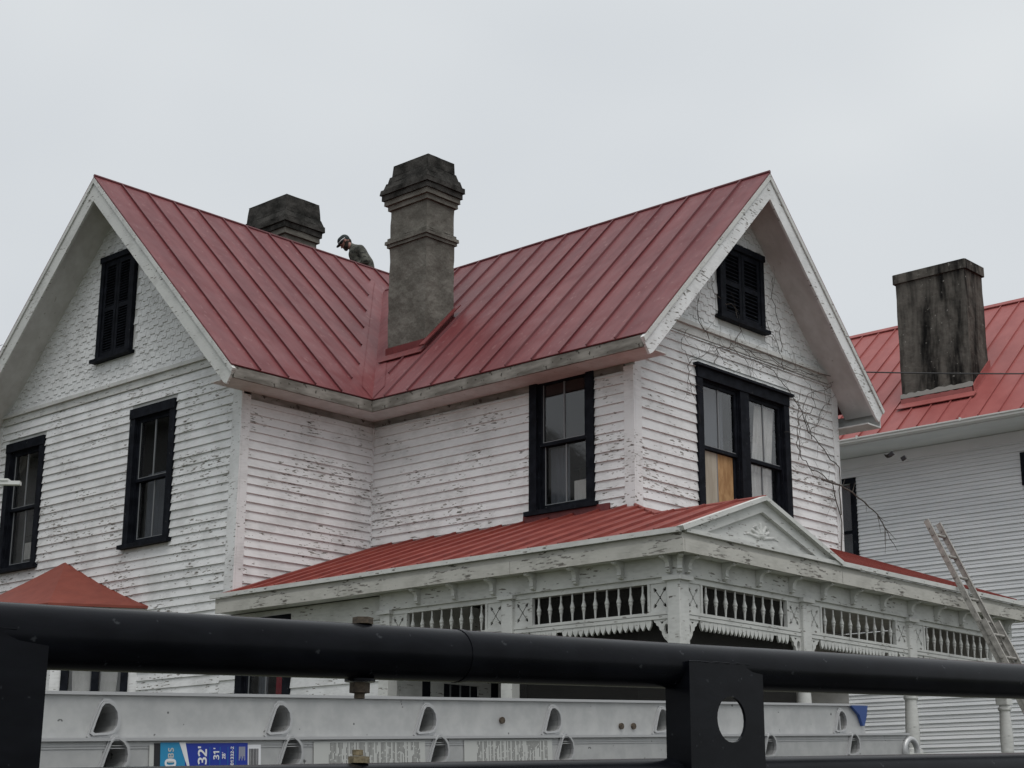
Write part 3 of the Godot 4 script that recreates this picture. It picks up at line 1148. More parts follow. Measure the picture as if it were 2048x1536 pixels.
func cross_cut(w: float, h: float) -> PackedVector2Array:
	# a saltire with arrow tips, as one outline
	var out := PackedVector2Array()
	var a := w * 0.34
	var b := h * 0.36
	var dirs := [Vector2(a, b), Vector2(-a, b), Vector2(-a, -b), Vector2(a, -b)]
	for d in dirs:
		var n: Vector2 = Vector2(d).normalized()
		var l: float = Vector2(d).length()
		var s := Vector2(-n.y, n.x)
		var t := 0.006
		out.append(n * 0.012 - s * t)
		out.append(n * (l - 0.045) - s * t)
		out.append(n * (l - 0.05) - s * 0.02)
		out.append(n * (l - 0.02) - s * 0.014)
		out.append(n * l)
		out.append(n * (l - 0.02) + s * 0.014)
		out.append(n * (l - 0.05) + s * 0.02)
		out.append(n * (l - 0.045) + s * t)
		out.append(n * 0.012 + s * t)
	return out

func corner_scroll() -> Array:
	# fretted knee bracket: post side at x = 0, rail side at y = 0 (hangs below), with two piercings
	var outer := PackedVector2Array([Vector2(0, 0), Vector2(0.205, 0), Vector2(0.2, -0.02), Vector2(0.175, -0.035), Vector2(0.17, -0.055), Vector2(0.14, -0.07), Vector2(0.13, -0.105), Vector2(0.105, -0.12), Vector2(0.1, -0.15), Vector2(0.075, -0.19), Vector2(0.045, -0.215), Vector2(0.02, -0.25), Vector2(0, -0.27)])
	var h1 := PackedVector2Array()
	for i in 12:
		var t := TAU * i / 12
		h1.append(Vector2(0.045 + 0.03 * cos(t), -0.1 + 0.052 * sin(t)))
	var h2 := PackedVector2Array([Vector2(0.075, -0.022), Vector2(0.125, -0.022), Vector2(0.1, -0.05)])
	return [outer, h1, h2]

func bay_of_spandrel(house: Node3D, f: Frame, u0: float, u1: float, n: int, screen: bool) -> void:
	# between two posts: fret panels, stiles, spindles, bottom rail, toothed drop, knee scrolls
	var yt := 4.02
	var yb := 3.735
	var b := part("spandrel", house)
	var st := tool()
	fbox(st, f, u0, u1, yt + 0.001, yt + 0.055, -0.075, -0.03)
	obj("top_rail", st, M.trim, b)
	st = tool()
	fbox(st, f, u0, u1, yb - 0.03, yb, -0.08, -0.028)
	fbox(st, f, u0, u1, yb - 0.072, yb - 0.034, -0.075, -0.034)
	obj("bottom_rail", st, M.trim, b)
	var pw := 0.235
	for s in [[u0, 1.0], [u1, -1.0]]:
		var a: float = minf(s[0], s[0] + pw * s[1])
		st = tool()
		var poly := PackedVector2Array([Vector2(0, 0), Vector2(pw, 0), Vector2(pw, yt - yb), Vector2(0, yt - yb)])
		var cut := cross_cut(pw, yt - yb)
		for i in cut.size():
			cut[i] += Vector2(pw / 2, (yt - yb) / 2)
		extrude(st, holed(poly, [cut]), f.p(a, yb, -0.06), f.u, Vector3.UP, f.n * 0.018)
		obj("fret_panel", st, M.trim, b)
		st = tool()
		var e: float = s[0] + pw * s[1]
		fbox(st, f, e - (0.0 if s[1] > 0 else 0.03), e + (0.03 if s[1] > 0 else 0.0), yb, yt, -0.078, -0.03)
		obj("stile", st, M.trim, b)
		# knee scroll
		st = tool()
		var cs := corner_scroll()
		extrude(st, holed(cs[0], [cs[1], cs[2]]), f.p(s[0], yb - 0.074, -0.075), f.u * s[1], Vector3.UP, f.n * 0.03)
		obj("knee_scroll", st, M.trim, b)
	# spindles
	var a0 := u0 + pw + 0.03
	var a1 := u1 - pw - 0.03
	var h := yt - yb
	for i in n:
		var u := a0 + (a1 - a0) * (i + 0.5) / n
		st = tool()
		var pr: Array = []
		for q in [[0.009, 0.0], [0.011, 0.14], [0.015, 0.3], [0.02, 0.37], [0.024, 0.4], [0.019, 0.43], [0.027, 0.5], [0.022, 0.57], [0.018, 0.61], [0.012, 0.72], [0.009, 1.0]]:
			pr.append(Vector2(q[0], q[1] * h))
		lathe(st, f.p(u, yb, -0.055), pr, 9)
		obj("spindle", st, M.trim, b)
	# toothed drop
	var t0 := u0 + 0.23
	var t1 := u1 - 0.23
	var teeth := int((t1 - t0) / 0.072)
	var skip := teeth - 4 if n == 9 and f.n.x > 0.5 and u0 < 0.0 else (5 if f.n.z > 0.5 else -9)
	var tw := (t1 - t0) / teeth
	for i in teeth:
		st = tool()
		var gone := i == skip
		var tip := -0.03 if gone else -0.1
		var x := t0 + tw * i
		var poly := PackedVector2Array([Vector2(0.001, 0), Vector2(tw - 0.001, 0), Vector2(tw - 0.002, -0.03)])
		if not gone:
			poly.append(Vector2(tw * 0.86, -0.062))
			poly.append(Vector2(tw * 0.5, tip))
			poly.append(Vector2(tw * 0.14, -0.062))
		poly.append(Vector2(0.002, -0.03))
		extrude(st, poly, f.p(x, yb - 0.0745, -0.066), f.u, Vector3.UP, f.n * 0.024)
		obj("tooth", st, M.trim, b)
	if screen:
		st = tool()
		fbox(st, f, u0, u1, 1.5, yt, -0.13, -0.127)
		obj("insect_screen", st, M.screen, b)

func porch_post(house: Node3D, f: Frame, u: float, round_below: bool) -> void:
	var p := part("porch_post", house)
	var s := 0.08
	var st := tool()
	var c := f.p(u, 0, -0.08)
	vbox(st, c + Vector3(-s, 3.2 if round_below else 2.5, -s), c + Vector3(s, 4.03, s), 0.008)
	obj("block", st, M.trim, p)
	st = tool()
	vbox(st, c + Vector3(-s - 0.035, 4.031, -s - 0.035), c + Vector3(s + 0.035, 4.075, s + 0.035), 0.004)
	obj("capital", st, M.trim, p)
	if round_below:
		st = tool()
		lathe(st, c, [Vector2(0.1, 2.52), Vector2(0.1, 2.56), Vector2(0.07, 2.575), Vector2(0.08, 2.62), Vector2(0.083, 2.8), Vector2(0.068, 3.12), Vector2(0.085, 3.14), Vector2(0.085, 3.17), Vector2(0.066, 3.18), Vector2(0.066, 3.21)], 20)
		obj("turned_shaft", st, M.trim, p)

func build_porch(house: Node3D) -> void:
	var fl := Frame.new(Vector3(0, 0, ZQ), Vector3(1, 0, 0), Vector3(0, 0, 1))     # left run, u = x
	var fr := Frame.new(Vector3(XQ, 0, 0), Vector3(0, 0, -1), Vector3(1, 0, 0))    # right run, u = -z
	var ym := 5.015
	var zm := ZP - (ym - HF) / SP
	# roof planes as separate panels between seams
	var rf := part("porch_roof", house)
	var upl := Vector3(0, 1, SP).normalized()
	var upr := Vector3(SP, 1, 0).normalized()
	var lpt := func(x, z): return Vector3(x, HF + SP * (ZP - z), z)
	var rpt := func(x, z): return Vector3(x, HF + SP * (XP - x), z)
	var ltop := func(x): return 0.0 if x <= XB else (ZP - (XP - x) if x < XP - (ZP - zm) else zm)
	var xs := steps_from(0.03, XP, 0.42)
	var fine: Array = []
	for x in xs:
		fine.append(x)
	for i in xs.size() - 1:
		var st := tool()
		var cuts := [xs[i], xs[i + 1]]
		for k in [XB, XP - (ZP - zm)]:
			if k > cuts[0] + 0.01 and k < xs[i + 1] - 0.01:
				cuts.insert(cuts.size() - 1, k)
		for j in cuts.size() - 1:
			var a: float = cuts[j]
			var b: float = cuts[j + 1]
			var p0: Vector3 = lpt.call(a, ZP)
			var p1: Vector3 = lpt.call(b, ZP)
			var q1: Vector3 = lpt.call(b, ltop.call(b))
			var q0: Vector3 = lpt.call(a, ltop.call(a))
			quad(st, p0, p1, q1, q0)
			quad(st, p0 - upl * 0.02, q0 - upl * 0.02, q1 - upl * 0.02, p1 - upl * 0.02)
			quad(st, p0 - upl * 0.02, p1 - upl * 0.02, p1, p0)
		obj("roof_panel", st, M.porch_red, rf)
		if i > 0:
			st = tool()
			var x: float = xs[i]
			var e: Vector3 = lpt.call(x, ZP + 0.012)
			var g: Vector3 = lpt.call(x, ltop.call(x) + 0.02)
			pbox(st, e - Vector3(0.014, 0, 0), Vector3(0.028, 0, 0), g - e, upl * 0.03)
			obj("seam", st, M.porch_red, rf)
	# pediment's far slope
	var st := tool()
	var pk := Vector3(XP + 0.02, ym, zm)
	var bk := Vector3(XP - (ZP - zm), ym, zm)
	var ft := Vector3(XP + 0.02, HF, 2 * zm - ZP)
	quad(st, pk, ft, ft + Vector3(-0.02, 0, 0), bk)
	obj("pediment_roof", st, M.porch_red, rf)
	var zs := steps_from(2 * zm - ZP + 0.0, PEND - 0.2, 0.42)
	for i in zs.size() - 1:
		st = tool()
		var a: float = zs[i]
		var b: float = zs[i + 1]
		quad(st, rpt.call(XP, a), rpt.call(XP, b), rpt.call(XB + 0.03, b), rpt.call(XB + 0.03, a))
		obj("roof_panel", st, M.porch_red, rf)
		if i > 0:
			st = tool()
			var e: Vector3 = rpt.call(XP + 0.012, a)
			var g: Vector3 = rpt.call(XB + 0.04, a)
			pbox(st, e - Vector3(0, 0, 0.014), Vector3(0, 0, 0.028), g - e, upr * 0.03)
			obj("seam", st, M.porch_red, rf)
	st = tool()
	tri(st, bk, rpt.call(XP, 2 * zm - ZP), rpt.call(XB + 0.03, 2 * zm - ZP))
	tri(st, bk, rpt.call(XB + 0.03, 2 * zm - ZP), Vector3(XB, HPR, 0.01))
	obj("roof_panel", st, M.porch_red, rf)
	# hip ridge
	st = tool()
	tube(st, [Vector3(XB + 0.02, HPR + 0.0, 0.02), bk], [0.022], 7)
	tube(st, [bk, pk], [0.022], 7)
	obj("hip_roll", st, M.porch_red, rf)
	# red turn-up against the walls
	st = tool()
	box(st, Vector3(2.96, HPR - 0.06, 0.03), Vector3(4.4, HPR + 0.07, 0.055))
	obj("flashing", st, M.flash_red, rf)
	# drip edge, fascia (upper band set back), soffit, beam
	st = tool()
	box(st, Vector3(0.0, HF - 0.04, ZP - 0.02), Vector3(XP - 0.022, HF + 0.012, ZP + 0.022))
	obj("drip_edge", st, M.trim, house)
	st = tool()
	box(st, Vector3(XP - 0.02, HF - 0.04, PEND - 0.2), Vector3(XP + 0.022, HF + 0.012, 2 * zm - ZP - 0.001))
	obj("drip_edge", st, M.trim, house)
	st = tool()
	box(st, Vector3(0.06, HF - 0.1, ZP - 0.06), Vector3(XP - 0.03, HF - 0.041, ZP - 0.03))
	box(st, Vector3(XP - 0.06, HF - 0.1, PEND - 0.15), Vector3(XP - 0.03, HF - 0.041, ZP - 0.061))
	obj("crown_board", st, M.weathered, house)
	var fx := [0.1, 2.45, 5.2, XP]
	for i in 3:
		st = tool()
		box(st, Vector3(fx[i] + 0.002, HF - 0.235, ZP - 0.035), Vector3(fx[i + 1] - 0.002, HF - 0.101, ZP - 0.002 - 0.004 * i))
		obj("fascia_board", st, M.weathered, house)
	var fz := [ZP - 0.04, 1.05, -0.2, -2.4, PEND - 0.18]
	for i in 4:
		st = tool()
		box(st, Vector3(XP - 0.035, HF - 0.235, fz[i + 1] + 0.002), Vector3(XP - 0.002 - 0.004 * (i % 2), HF - 0.101, fz[i] - 0.002))
		obj("fascia_board", st, M.weathered, house)
	st = tool()
	box(st, Vector3(0.1, HF - 0.225, ZQ - 0.06), Vector3(XP - 0.036, HF - 0.21, ZP - 0.036))
	box(st, Vector3(XQ - 0.06, HF - 0.225, PEND - 0.17), Vector3(XP - 0.037, HF - 0.21, ZQ - 0.061))
	obj("porch_soffit", st, M.trim, house)
	st = tool()
	box(st, Vector3(2.96, 4.076, ZQ - 0.15), Vector3(XQ, HF - 0.226, ZQ))
	obj("beam", st, M.trim, house)
	st = tool()
	box(st, Vector3(XQ - 0.15, 4.076, PEND), Vector3(XQ - 0.0005, HF - 0.2265, ZQ - 0.151))
	obj("beam", st, M.trim, house)
	st = tool()
	box(st, Vector3(0.02, HF - 0.2, 0.02), Vector3(XQ - 0.151, HF - 0.18, ZQ - 0.151))
	box(st, Vector3(XB + 0.02, HF - 0.2, PEND), Vector3(XQ - 0.1515, HF - 0.18, 0.019))
	obj("porch_ceiling", st, M.porch_inside, house)
	# entablature of the enclosed end
	st = tool()
	box(st, Vector3(0.04, 4.0, ZA + 0.002), Vector3(2.96, 4.27, ZA + 0.05))
	obj("frieze_board", st, M.trim, house)
	st = tool()
	box(st, Vector3(2.86, 0.0, 0.02), Vector3(3.0, 4.27, ZA - 0.001))
	obj("entry_wall", st, M.siding_sound, house)
	# pediment
	var ped := part("pediment", house)
	var za := ZP - 0.02
	var zb := 2 * zm - ZP + 0.02
	st = tool()
	extrude(st, PackedVector2Array([Vector2(za, HF), Vector2(zm, ym - 0.02), Vector2(zb, HF)]), Vector3(XP - 0.1, 0, 0), Vector3(0, 0, 1), Vector3(0, 1, 0), Vector3(0.03, 0, 0))
	obj("tympanum", st, M.trim, ped)
	for k in 2:
		var zz := ZP + 0.03 if k == 0 else 2 * zm - ZP - 0.03
		var sg := signf(zz - zm)
		st = tool()
		extrude(st, PackedVector2Array([Vector2(zm, ym + 0.012), Vector2(zz, HF + 0.012), Vector2(zz - sg * 0.03, HF - 0.03), Vector2(zm, ym - 0.035)]), Vector3(XP - 0.05, 0, 0), Vector3(0, 0, 1), Vector3(0, 1, 0), Vector3(0.08, 0, 0))
		obj("raking_drip", st, M.trim, ped)
		st = tool()
		extrude(st, PackedVector2Array([Vector2(zm, ym - 0.036), Vector2(zz - sg * 0.08, HF - 0.005), Vector2(zz - sg * 0.42, HF - 0.005), Vector2(zm, ym - 0.155)]), Vector3(XP - 0.069, 0, 0), Vector3(0, 0, 1), Vector3(0, 1, 0), Vector3(0.045 - 0.003 * k, 0, 0))
		obj("raking_board", st, M.trim, ped)
	st = tool()
	box(st, Vector3(XP - 0.06, HF - 0.0385, 2 * zm - ZP), Vector3(XP + 0.012, HF + 0.004, ZP - 0.06))
	obj("base_moulding", st, M.trim, ped)
	# carved ornament: a cluster of leaf lobes
	st = tool()
	var lobes: Array = []
	for q in [[0.0, 0.02, 0.0, 0.14, 0.03], [0.02, 0.03, 0.09, 0.12, 0.026], [-0.02, 0.03, -0.09, 0.115, 0.026], [0.03, 0.02, 0.15, 0.07, 0.024], [-0.03, 0.02, -0.15, 0.065, 0.024], [0.05, 0.0, 0.24, 0.025, 0.02], [-0.05, 0.0, -0.22, 0.02, 0.02], [0.09, 0.12, 0.13, 0.1, 0.016], [-0.09, 0.115, -0.13, 0.095, 0.016], [0.24, 0.025, 0.33, 0.005, 0.012], [-0.22, 0.02, -0.3, 0.005, 0.012]]:
		lobes.append([Vector3(XP - 0.068, HF + 0.09 + q[1], zm - q[0]), Vector3(XP - 0.07, HF + 0.09 + q[3], zm - q[2]), q[4], q[4] * 0.75])
	skin(st, lobes, 0.009, 0.014, func(_v): return Color.WHITE)
	obj("carving", st, M.trim, ped)
	# brackets under the soffit
	var prof := scroll_bracket()
	var yb0 := HF - 0.2265
	for x in [3.62, 4.21, 4.8, 5.385, 5.985, 6.585, 7.2]:
		st = tool()
		extrude(st, prof, Vector3(x - 0.025, yb0, ZQ + 0.001), Vector3(0, 0, 1), Vector3(0, 1, 0), Vector3(0.05, 0, 0))
		obj("bracket", st, M.trim, house)
	for z in [2.42, 1.79, 1.18, 0.56, -0.065, -0.69, -1.34, -1.97, -2.6, -3.23, -3.86, -4.45]:
		st = tool()
		extrude(st, prof, Vector3(XQ + 0.001, yb0, z - 0.025), Vector3(1, 0, 0), Vector3(0, 1, 0), Vector3(0, 0, 0.05))
		obj("bracket", st, M.trim, house)
	st = tool()
	var dg := Vector3(0.7071, 0, 0.7071)
	extrude(st, prof, Vector3(XQ, yb0, ZQ) - Vector3(dg.z, 0, -dg.x) * 0.025, dg, Vector3(0, 1, 0), Vector3(dg.z, 0, -dg.x) * 0.05)
	obj("bracket", st, M.trim, house)
	# posts
	for u in [3.05, 4.978, XQ - 0.08]:
		porch_post(house, fl, u, false)
	for u in [-0.24, 2.04, 4.42]:
		porch_post(house, fr, u, true)
	bay_of_spandrel(house, fl, 3.13, 4.898, 8, false)
	bay_of_spandrel(house, fl, 5.058, XQ - 0.16, 10, true)
	bay_of_spandrel(house, fr, -ZQ + 0.16, -0.32, 9, true)
	bay_of_spandrel(house, fr, -0.16, 1.96, 9, false)
	bay_of_spandrel(house, fr, 2.12, 4.34, 10, false)
	st = tool()
	box(st, Vector3(XB + 0.02, 3.83, PEND + 0.001), Vector3(XQ - 0.152, 4.27, PEND + 0.12))
	obj("end_beam", st, M.porch_inside, house)
	# low porch wall with a cap
	st = tool()
	box(st, Vector3(XQ - 0.15, 0.0, PEND), Vector3(XQ - 0.01, 2.46, ZQ - 0.15))
	box(st, Vector3(3.0, 0.0, ZQ - 0.15), Vector3(XQ - 0.01, 2.46, ZQ - 0.01))
	obj("porch_half_wall", st, M.weathered, house)
	st = tool()
	box(st, Vector3(XQ - 0.2, 2.461, PEND), Vector3(XQ + 0.04, 2.52, ZQ + 0.04))
	obj("porch_rail_cap", st, M.trim, house)
	st = tool()
	box(st, Vector3(3.01, 1.2, 0.01), Vector3(XQ - 0.16, 1.4, ZQ - 0.16))
	box(st, Vector3(XB + 0.01, 1.2, PEND), Vector3(XQ - 0.16, 1.4, 0.0))
	obj("porch_floor", st, M.porch_inside, house)
	# the entry door in the side of the enclosed end
	var fd := Frame.new(Vector3(3.0, 0, 0), Vector3(0, 0, -1), Vector3(1, 0, 0))
	var dr := part("door", house)
	st = tool()
	fbox(st, fd, -1.87, -1.745, 1.4, 3.6, 0.002, 0.03)
	fbox(st, fd, -0.71, -0.575, 1.4, 3.6, 0.002, 0.03)
	obj("door_frame", st, M.black_paint, dr)
	st = tool()
	fbox(st, fd, -1.74, -1.53, 1.4, 3.6, 0.002, 0.04)
	fbox(st, fd, -0.93, -0.715, 1.4, 3.6, 0.002, 0.04)
	fbox(st, fd, -1.53, -0.93, 3.31, 3.6, 0.002, 0.04)
	fbox(st, fd, -1.53, -0.93, 1.4, 2.3, 0.002, 0.04)
	obj("door_leaf", st, M.trim, dr)
	st = tool()
	fbox(st, fd, -1.53, -0.93, 2.3, 3.31, 0.003, 0.012)
	obj("door_glass", st, M.black_paint, dr)
	for u in [-1.4, -1.23, -1.06]:
		st = tool()
		fbox(st, fd, u - 0.008, u + 0.008, 2.3, 3.31, 0.012, 0.026)
		obj("glazing_bar", st, M.putty, dr)
	st = tool()
	fbox(st, fd, -2.3, -1.875, 1.4, 3.5, 0.002, 0.025)
	fbox(st, fd, -2.24, -2.0, 1.5, 3.26, 0.025, 0.04)
	obj("side_panel", st, M.trim, dr)

# bay window with a red tent roof on the left gable wall
func build_bay(house: Node3D) -> void:
	var b := part("bay_window", house)
	var y := 4.5
	var front := 0.95
	var eave := [Vector3(-1.82, y, ZA + 0.005), Vector3(-2.55, y, ZA + front + 0.18), Vector3(-5.45, y, ZA + front + 0.18), Vector3(-6.15, y, ZA + 0.005)]
	var apex := Vector3(-4.0, 5.4, ZA + 0.005)
	var st := tool()
	var n := 6
	for i in 3:
		for j in n:
			# a slight bell-cast: the roof flattens towards its eave
			var pts: Array = []
			for e in [[i, j], [i + 1, j], [i + 1, j + 1], [i, j + 1]]:
				var t: float = float(e[1]) / n
				var p: Vector3 = Vector3(eave[e[0]]).lerp(apex, t)
				p.y = y + 0.06 + (apex.y - y - 0.06) * (t * 0.8 + t * t * 0.2)
				pts.append(p)
			quad(st, pts[0], pts[1], pts[2], pts[3])
	for i in 3:
		var a: Vector3 = eave[i]
		var c: Vector3 = eave[i + 1]
		quad(st, c + Vector3(0, 0.06, 0), a + Vector3(0, 0.06, 0), a + Vector3(0, 0.025, 0), c + Vector3(0, 0.025, 0))
	obj("bay_roof", st, M.bay_red, b)
	st = tool()
	var inr := [Vector3(-1.98, 0, ZA + 0.002), Vector3(-2.66, 0, ZA + front), Vector3(-5.34, 0, ZA + front), Vector3(-6.0, 0, ZA + 0.002)]
	for i in 3:
		var a: Vector3 = eave[i]
		var c: Vector3 = eave[i + 1]
		var a2: Vector3 = a.lerp(inr[i] + Vector3.UP * y, 0.25)
		var c2: Vector3 = c.lerp(inr[i + 1] + Vector3.UP * y, 0.25)
		quad(st, a2 + Vector3(0, 0.024, 0), c2 + Vector3(0, 0.024, 0), c2 - Vector3(0, 0.12, 0), a2 - Vector3(0, 0.12, 0))
		quad(st, inr[i] + Vector3.UP * (y - 0.12), inr[i + 1] + Vector3.UP * (y - 0.12), c2 - Vector3(0, 0.12, 0), a2 - Vector3(0, 0.12, 0))
	obj("bay_cornice", st, M.trim, b)
	for i in 3:
		var a: Vector3 = inr[i]
		var c: Vector3 = inr[i + 1]
		var u := (a - c).normalized()
		var nn := u.cross(Vector3.UP).normalized() * -1.0
		if nn.z < 0.0:
			nn = -nn
		var f := Frame.new(c, u, nn)
		var len := (a - c).length()
		st = tool()
		fbox(st, f, 0.0, len, 0.0, 2.2, -0.1, 0.0)
		fbox(st, f, 0.0, len, 4.0, y - 0.121, -0.1, 0.0)
		fbox(st, f, 0.0, 0.14, 2.2, 4.0, -0.1, 0.0)
		fbox(st, f, len - 0.14, len, 2.2, 4.0, -0.1, 0.0)
		obj("bay_wall", st, M.siding_sound, b)
		st = tool()
		var k := 2 if i == 1 else 1
		fbox(st, f, 0.14, len - 0.14, 2.2, 4.0, -0.09, -0.082)
		obj("bay_glass", st, M.glass, b)
		st = tool()
		for e in [0.14, len * 0.5 - 0.04, len - 0.24]:
			fbox(st, f, e, e + 0.1, 2.2, 4.0, -0.08, 0.03)
		fbox(st, f, 0.14, len - 0.14, 3.9, 4.0, -0.08, 0.0301)
		obj("bay_casing", st, M.black_paint, b)
		for s in [[0.26, len * 0.5 - 0.06, 0.0], [len * 0.5 + 0.08, len - 0.26, 0.0]]:
			var cst := tool()
			var q0: float = s[0]
			var q1: float = s[1]
			var gather := 0.14 if k == 2 else 0.05
			quad(cst, f.p(q0 + (gather if s[0] < 0.3 else 0.0), 3.2, -0.13), f.p(q1 - (0.0 if s[0] < 0.3 else gather), 3.2, -0.13), f.p(q1, 3.95, -0.13), f.p(q0, 3.95, -0.13))
			quad(cst, f.p(q0, 3.95, -0.135), f.p(q1, 3.95, -0.135), f.p(q1 - (0.0 if s[0] < 0.3 else gather), 3.2, -0.135), f.p(q0 + (gather if s[0] < 0.3 else 0.0), 3.2, -0.135))
			obj("bay_curtain", cst, M.curtain, b)

# ---------------------------------------------------------------- neighbour's house
func build_neighbour() -> void:
	var zn := -13.0
	var h := thing("neighbour_house", Vector3(4, 0, zn), "neighbouring white house with narrow ribbed siding and a bright red metal roof", "house")
	var f := Frame.new(Vector3(0, 0, zn), Vector3(1, 0, 0), Vector3(0, 0, 1))
	var w1 := [-0.78, 0.18, 6.35, 8.52]
	var w2 := [3.72, 4.7, 7.88, 8.5]
	var st := tool()
	core(st, f, -6, 9, 0, 8.93, [[w1[0] + 0.1, w1[1] - 0.1, w1[2] + 0.05, w1[3] - 0.1], [w2[0] + 0.1, w2[1] - 0.1, w2[2] + 0.05, w2[3] - 0.1]])
	obj("front_wall", st, M.siding_far, h)
	st = tool()
	box(st, Vector3(-6, 0, -19), Vector3(-5.85, 9, zn - 0.15))
	box(st, Vector3(8.85, 0, -19), Vector3(9, 9, zn - 0.15))
	box(st, Vector3(-5.84, 0, -19), Vector3(8.84, 9, -18.85))
	obj("other_walls", st, M.siding_far, h)
	var sid := part("siding", h)
	var c := 0.1495
	var y := 3.0
	while y < 8.7:
		var spans := [[-5.9, 8.9]]
		for w in [w1, w2]:
			if y + c > w[2] + 0.02 and y < w[3] - 0.02:
				var made: Array = []
				for s in spans:
					if w[0] > s[0] and w[1] < s[1]:
						made.append([s[0], w[0]])
						made.append([w[1], s[1]])
					else:
						made.append(s)
				spans = made
		for s in spans:
			var a := tool()
			var hh := c * 0.5
			for k in 2:
				var t := 0.034 if k == 0 else 0.022
				var y0 := y + hh * k
				quad(a, f.p(s[0], y0, t), f.p(s[1], y0, t), f.p(s[1], y0 + hh, 0.005), f.p(s[0], y0 + hh, 0.005))
				quad(a, f.p(s[0], y0, 0.003), f.p(s[1], y0, 0.003), f.p(s[1], y0, t), f.p(s[0], y0, t))
			obj("siding_panel", a, M.siding_far, sid)
		y += c
	st = tool()
	fbox(st, f, -6, 9, 8.72, 8.92, 0.002, 0.035)
	obj("frieze_board", st, M.siding_far, h)
	st = tool()
	box(st, Vector3(-6, 8.93, zn + 0.003), Vector3(9, 8.96, zn + 1.02))
	obj("soffit", st, M.siding_far, h)
	# gutter: an open trough with a rolled lip
	st = tool()
	var gp := PackedVector2Array([Vector2(1.03, 8.945), Vector2(1.1, 8.945), Vector2(1.13, 8.97), Vector2(1.13, 9.0), Vector2(1.155, 9.02), Vector2(1.155, 9.045), Vector2(1.14, 9.045), Vector2(1.11, 9.005), Vector2(1.11, 8.975), Vector2(1.095, 8.96), Vector2(1.045, 8.96), Vector2(1.045, 9.04), Vector2(1.03, 9.04)])
	extrude(st, gp, Vector3(-6, 0, zn), Vector3(0, 0, 1), Vector3(0, 1, 0), Vector3(15, 0, 0))
	obj("gutter", st, M.gutter, h)
	for x in [-1.9, 0.9, 3.1, 5.3]:
		st = tool()
		box(st, Vector3(x, 9.0, zn + 1.05), Vector3(x + 0.025, 9.075, zn + 1.16))
		obj("gutter_hanger", st, M.gutter, h)
	# roof
	var e := zn + 1.1
	var zr := -16.0
	var s := (12.5 - 9.06) / (e - zr)
	var js := steps_from(-6.2, 9.2, 0.42)
	seam_roof(h, "roof", js, [], func(t, d): return Vector3(t, 12.5 - s * d, zr + d), func(_t): return e - zr, func(_t): return 0.0, Vector3(0, 1, s).normalized(), M.far_red, M.far_red, 0.03)
	seam_roof(h, "rear_roof", [-6.2, 9.2], [], func(t, d): return Vector3(t, 12.5 - s * d, zr - d), func(_t): return e - zr, func(_t): return 0.0, Vector3(0, 1, -s).normalized(), M.far_red, M.far_red)
	st = tool()
	pbox(st, Vector3(-6.2, 12.43, zr + 0.1), Vector3(15.4, 0, 0), Vector3(0, 0.09, -0.1), Vector3(0, 0.02, 0.02))
	pbox(st, Vector3(-6.2, 12.43, zr - 0.1), Vector3(15.4, 0, 0), Vector3(0, 0.09, 0.1), Vector3(0, 0.02, -0.02))
	obj("ridge_cap", st, M.far_red, h)
	for x in [-6.0, 8.9]:
		st = tool()
		extrude(st, PackedVector2Array([Vector2(-19, 8.9), Vector2(zn, 8.9), Vector2(zr, 12.3)]), Vector3(x, 0, 0), Vector3(0, 0, 1), Vector3(0, 1, 0), Vector3(0.1, 0, 0))
		obj("gable_end", st, M.siding_far, h)
	# windows
	for w in [w1, w2]:
		var wn := part("window", h)
		st = tool()
		fbox(st, f, w[0], w[0] + 0.1, w[2], w[3], 0.0, 0.045)
		fbox(st, f, w[1] - 0.1, w[1], w[2], w[3], 0.0, 0.045)
		fbox(st, f, w[0] + 0.1, w[1] - 0.1, w[3] - 0.1, w[3], 0.0, 0.045)
		fbox(st, f, w[0] + 0.1, w[1] - 0.1, w[2], w[2] + 0.06, 0.0, 0.06)
		obj("casing", st, M.black_paint, wn)
		st = tool()
		var mid: float = (w[2] + w[3]) * 0.5
		fbox(st, f, w[0] + 0.1, w[1] - 0.1, mid - 0.03, mid + 0.03, -0.07, -0.02)
		fbox(st, f, w[1] - 0.16, w[1] - 0.1, w[2] + 0.06, w[3] - 0.1, -0.07, -0.021)
		fbox(st, f, w[0] + 0.1, w[0] + 0.16, w[2] + 0.06, w[3] - 0.1, -0.07, -0.021)
		obj("sash", st, M.black_paint, wn)
		st = tool()
		fbox(st, f, w[0] + 0.1, w[1] - 0.1, w[2] + 0.06, w[3] - 0.1, -0.06, -0.055)
		obj("pane", st, M.glass, wn)
		hanging(wn, "blind", f, w[0] + 0.12, w[1] - 0.12, w[2] + 0.1, w[3] - 0.1, -0.2, M.shade, 0.004)
	# chimney
	var ch := part("chimney", h)
	var x0 := 1.49
	var x1 := 3.0
	var z0 := -12.7
	var z1 := -13.42
	st = tool()
	var ry := 9.06 + s * (e - z0)
	# shaft with a few uneven courses so that its edges are not ruled
	var lv := 9
	for i in lv:
		var ya := 9.2 + (12.27 - 9.2) * i / lv
		var yb := 9.2 + (12.27 - 9.2) * (i + 1) / lv
		var wa := 0.006 * sin(i * 2.1)
		var wb := 0.006 * sin((i + 1) * 2.1)
		var ra := [Vector3(x0 - wa, ya, z1), Vector3(x1 + wa, ya, z1), Vector3(x1 + wa, ya, z0), Vector3(x0 - wa, ya, z0)]
		var rb := [Vector3(x0 - wb, yb, z1), Vector3(x1 + wb, yb, z1), Vector3(x1 + wb, yb, z0), Vector3(x0 - wb, yb, z0)]
		for k in 4:
			var l := (k + 1) % 4
			quad(st, ra[l], ra[k], rb[k], rb[l])
	obj("shaft", st, M.streaked, ch)
	st = tool()
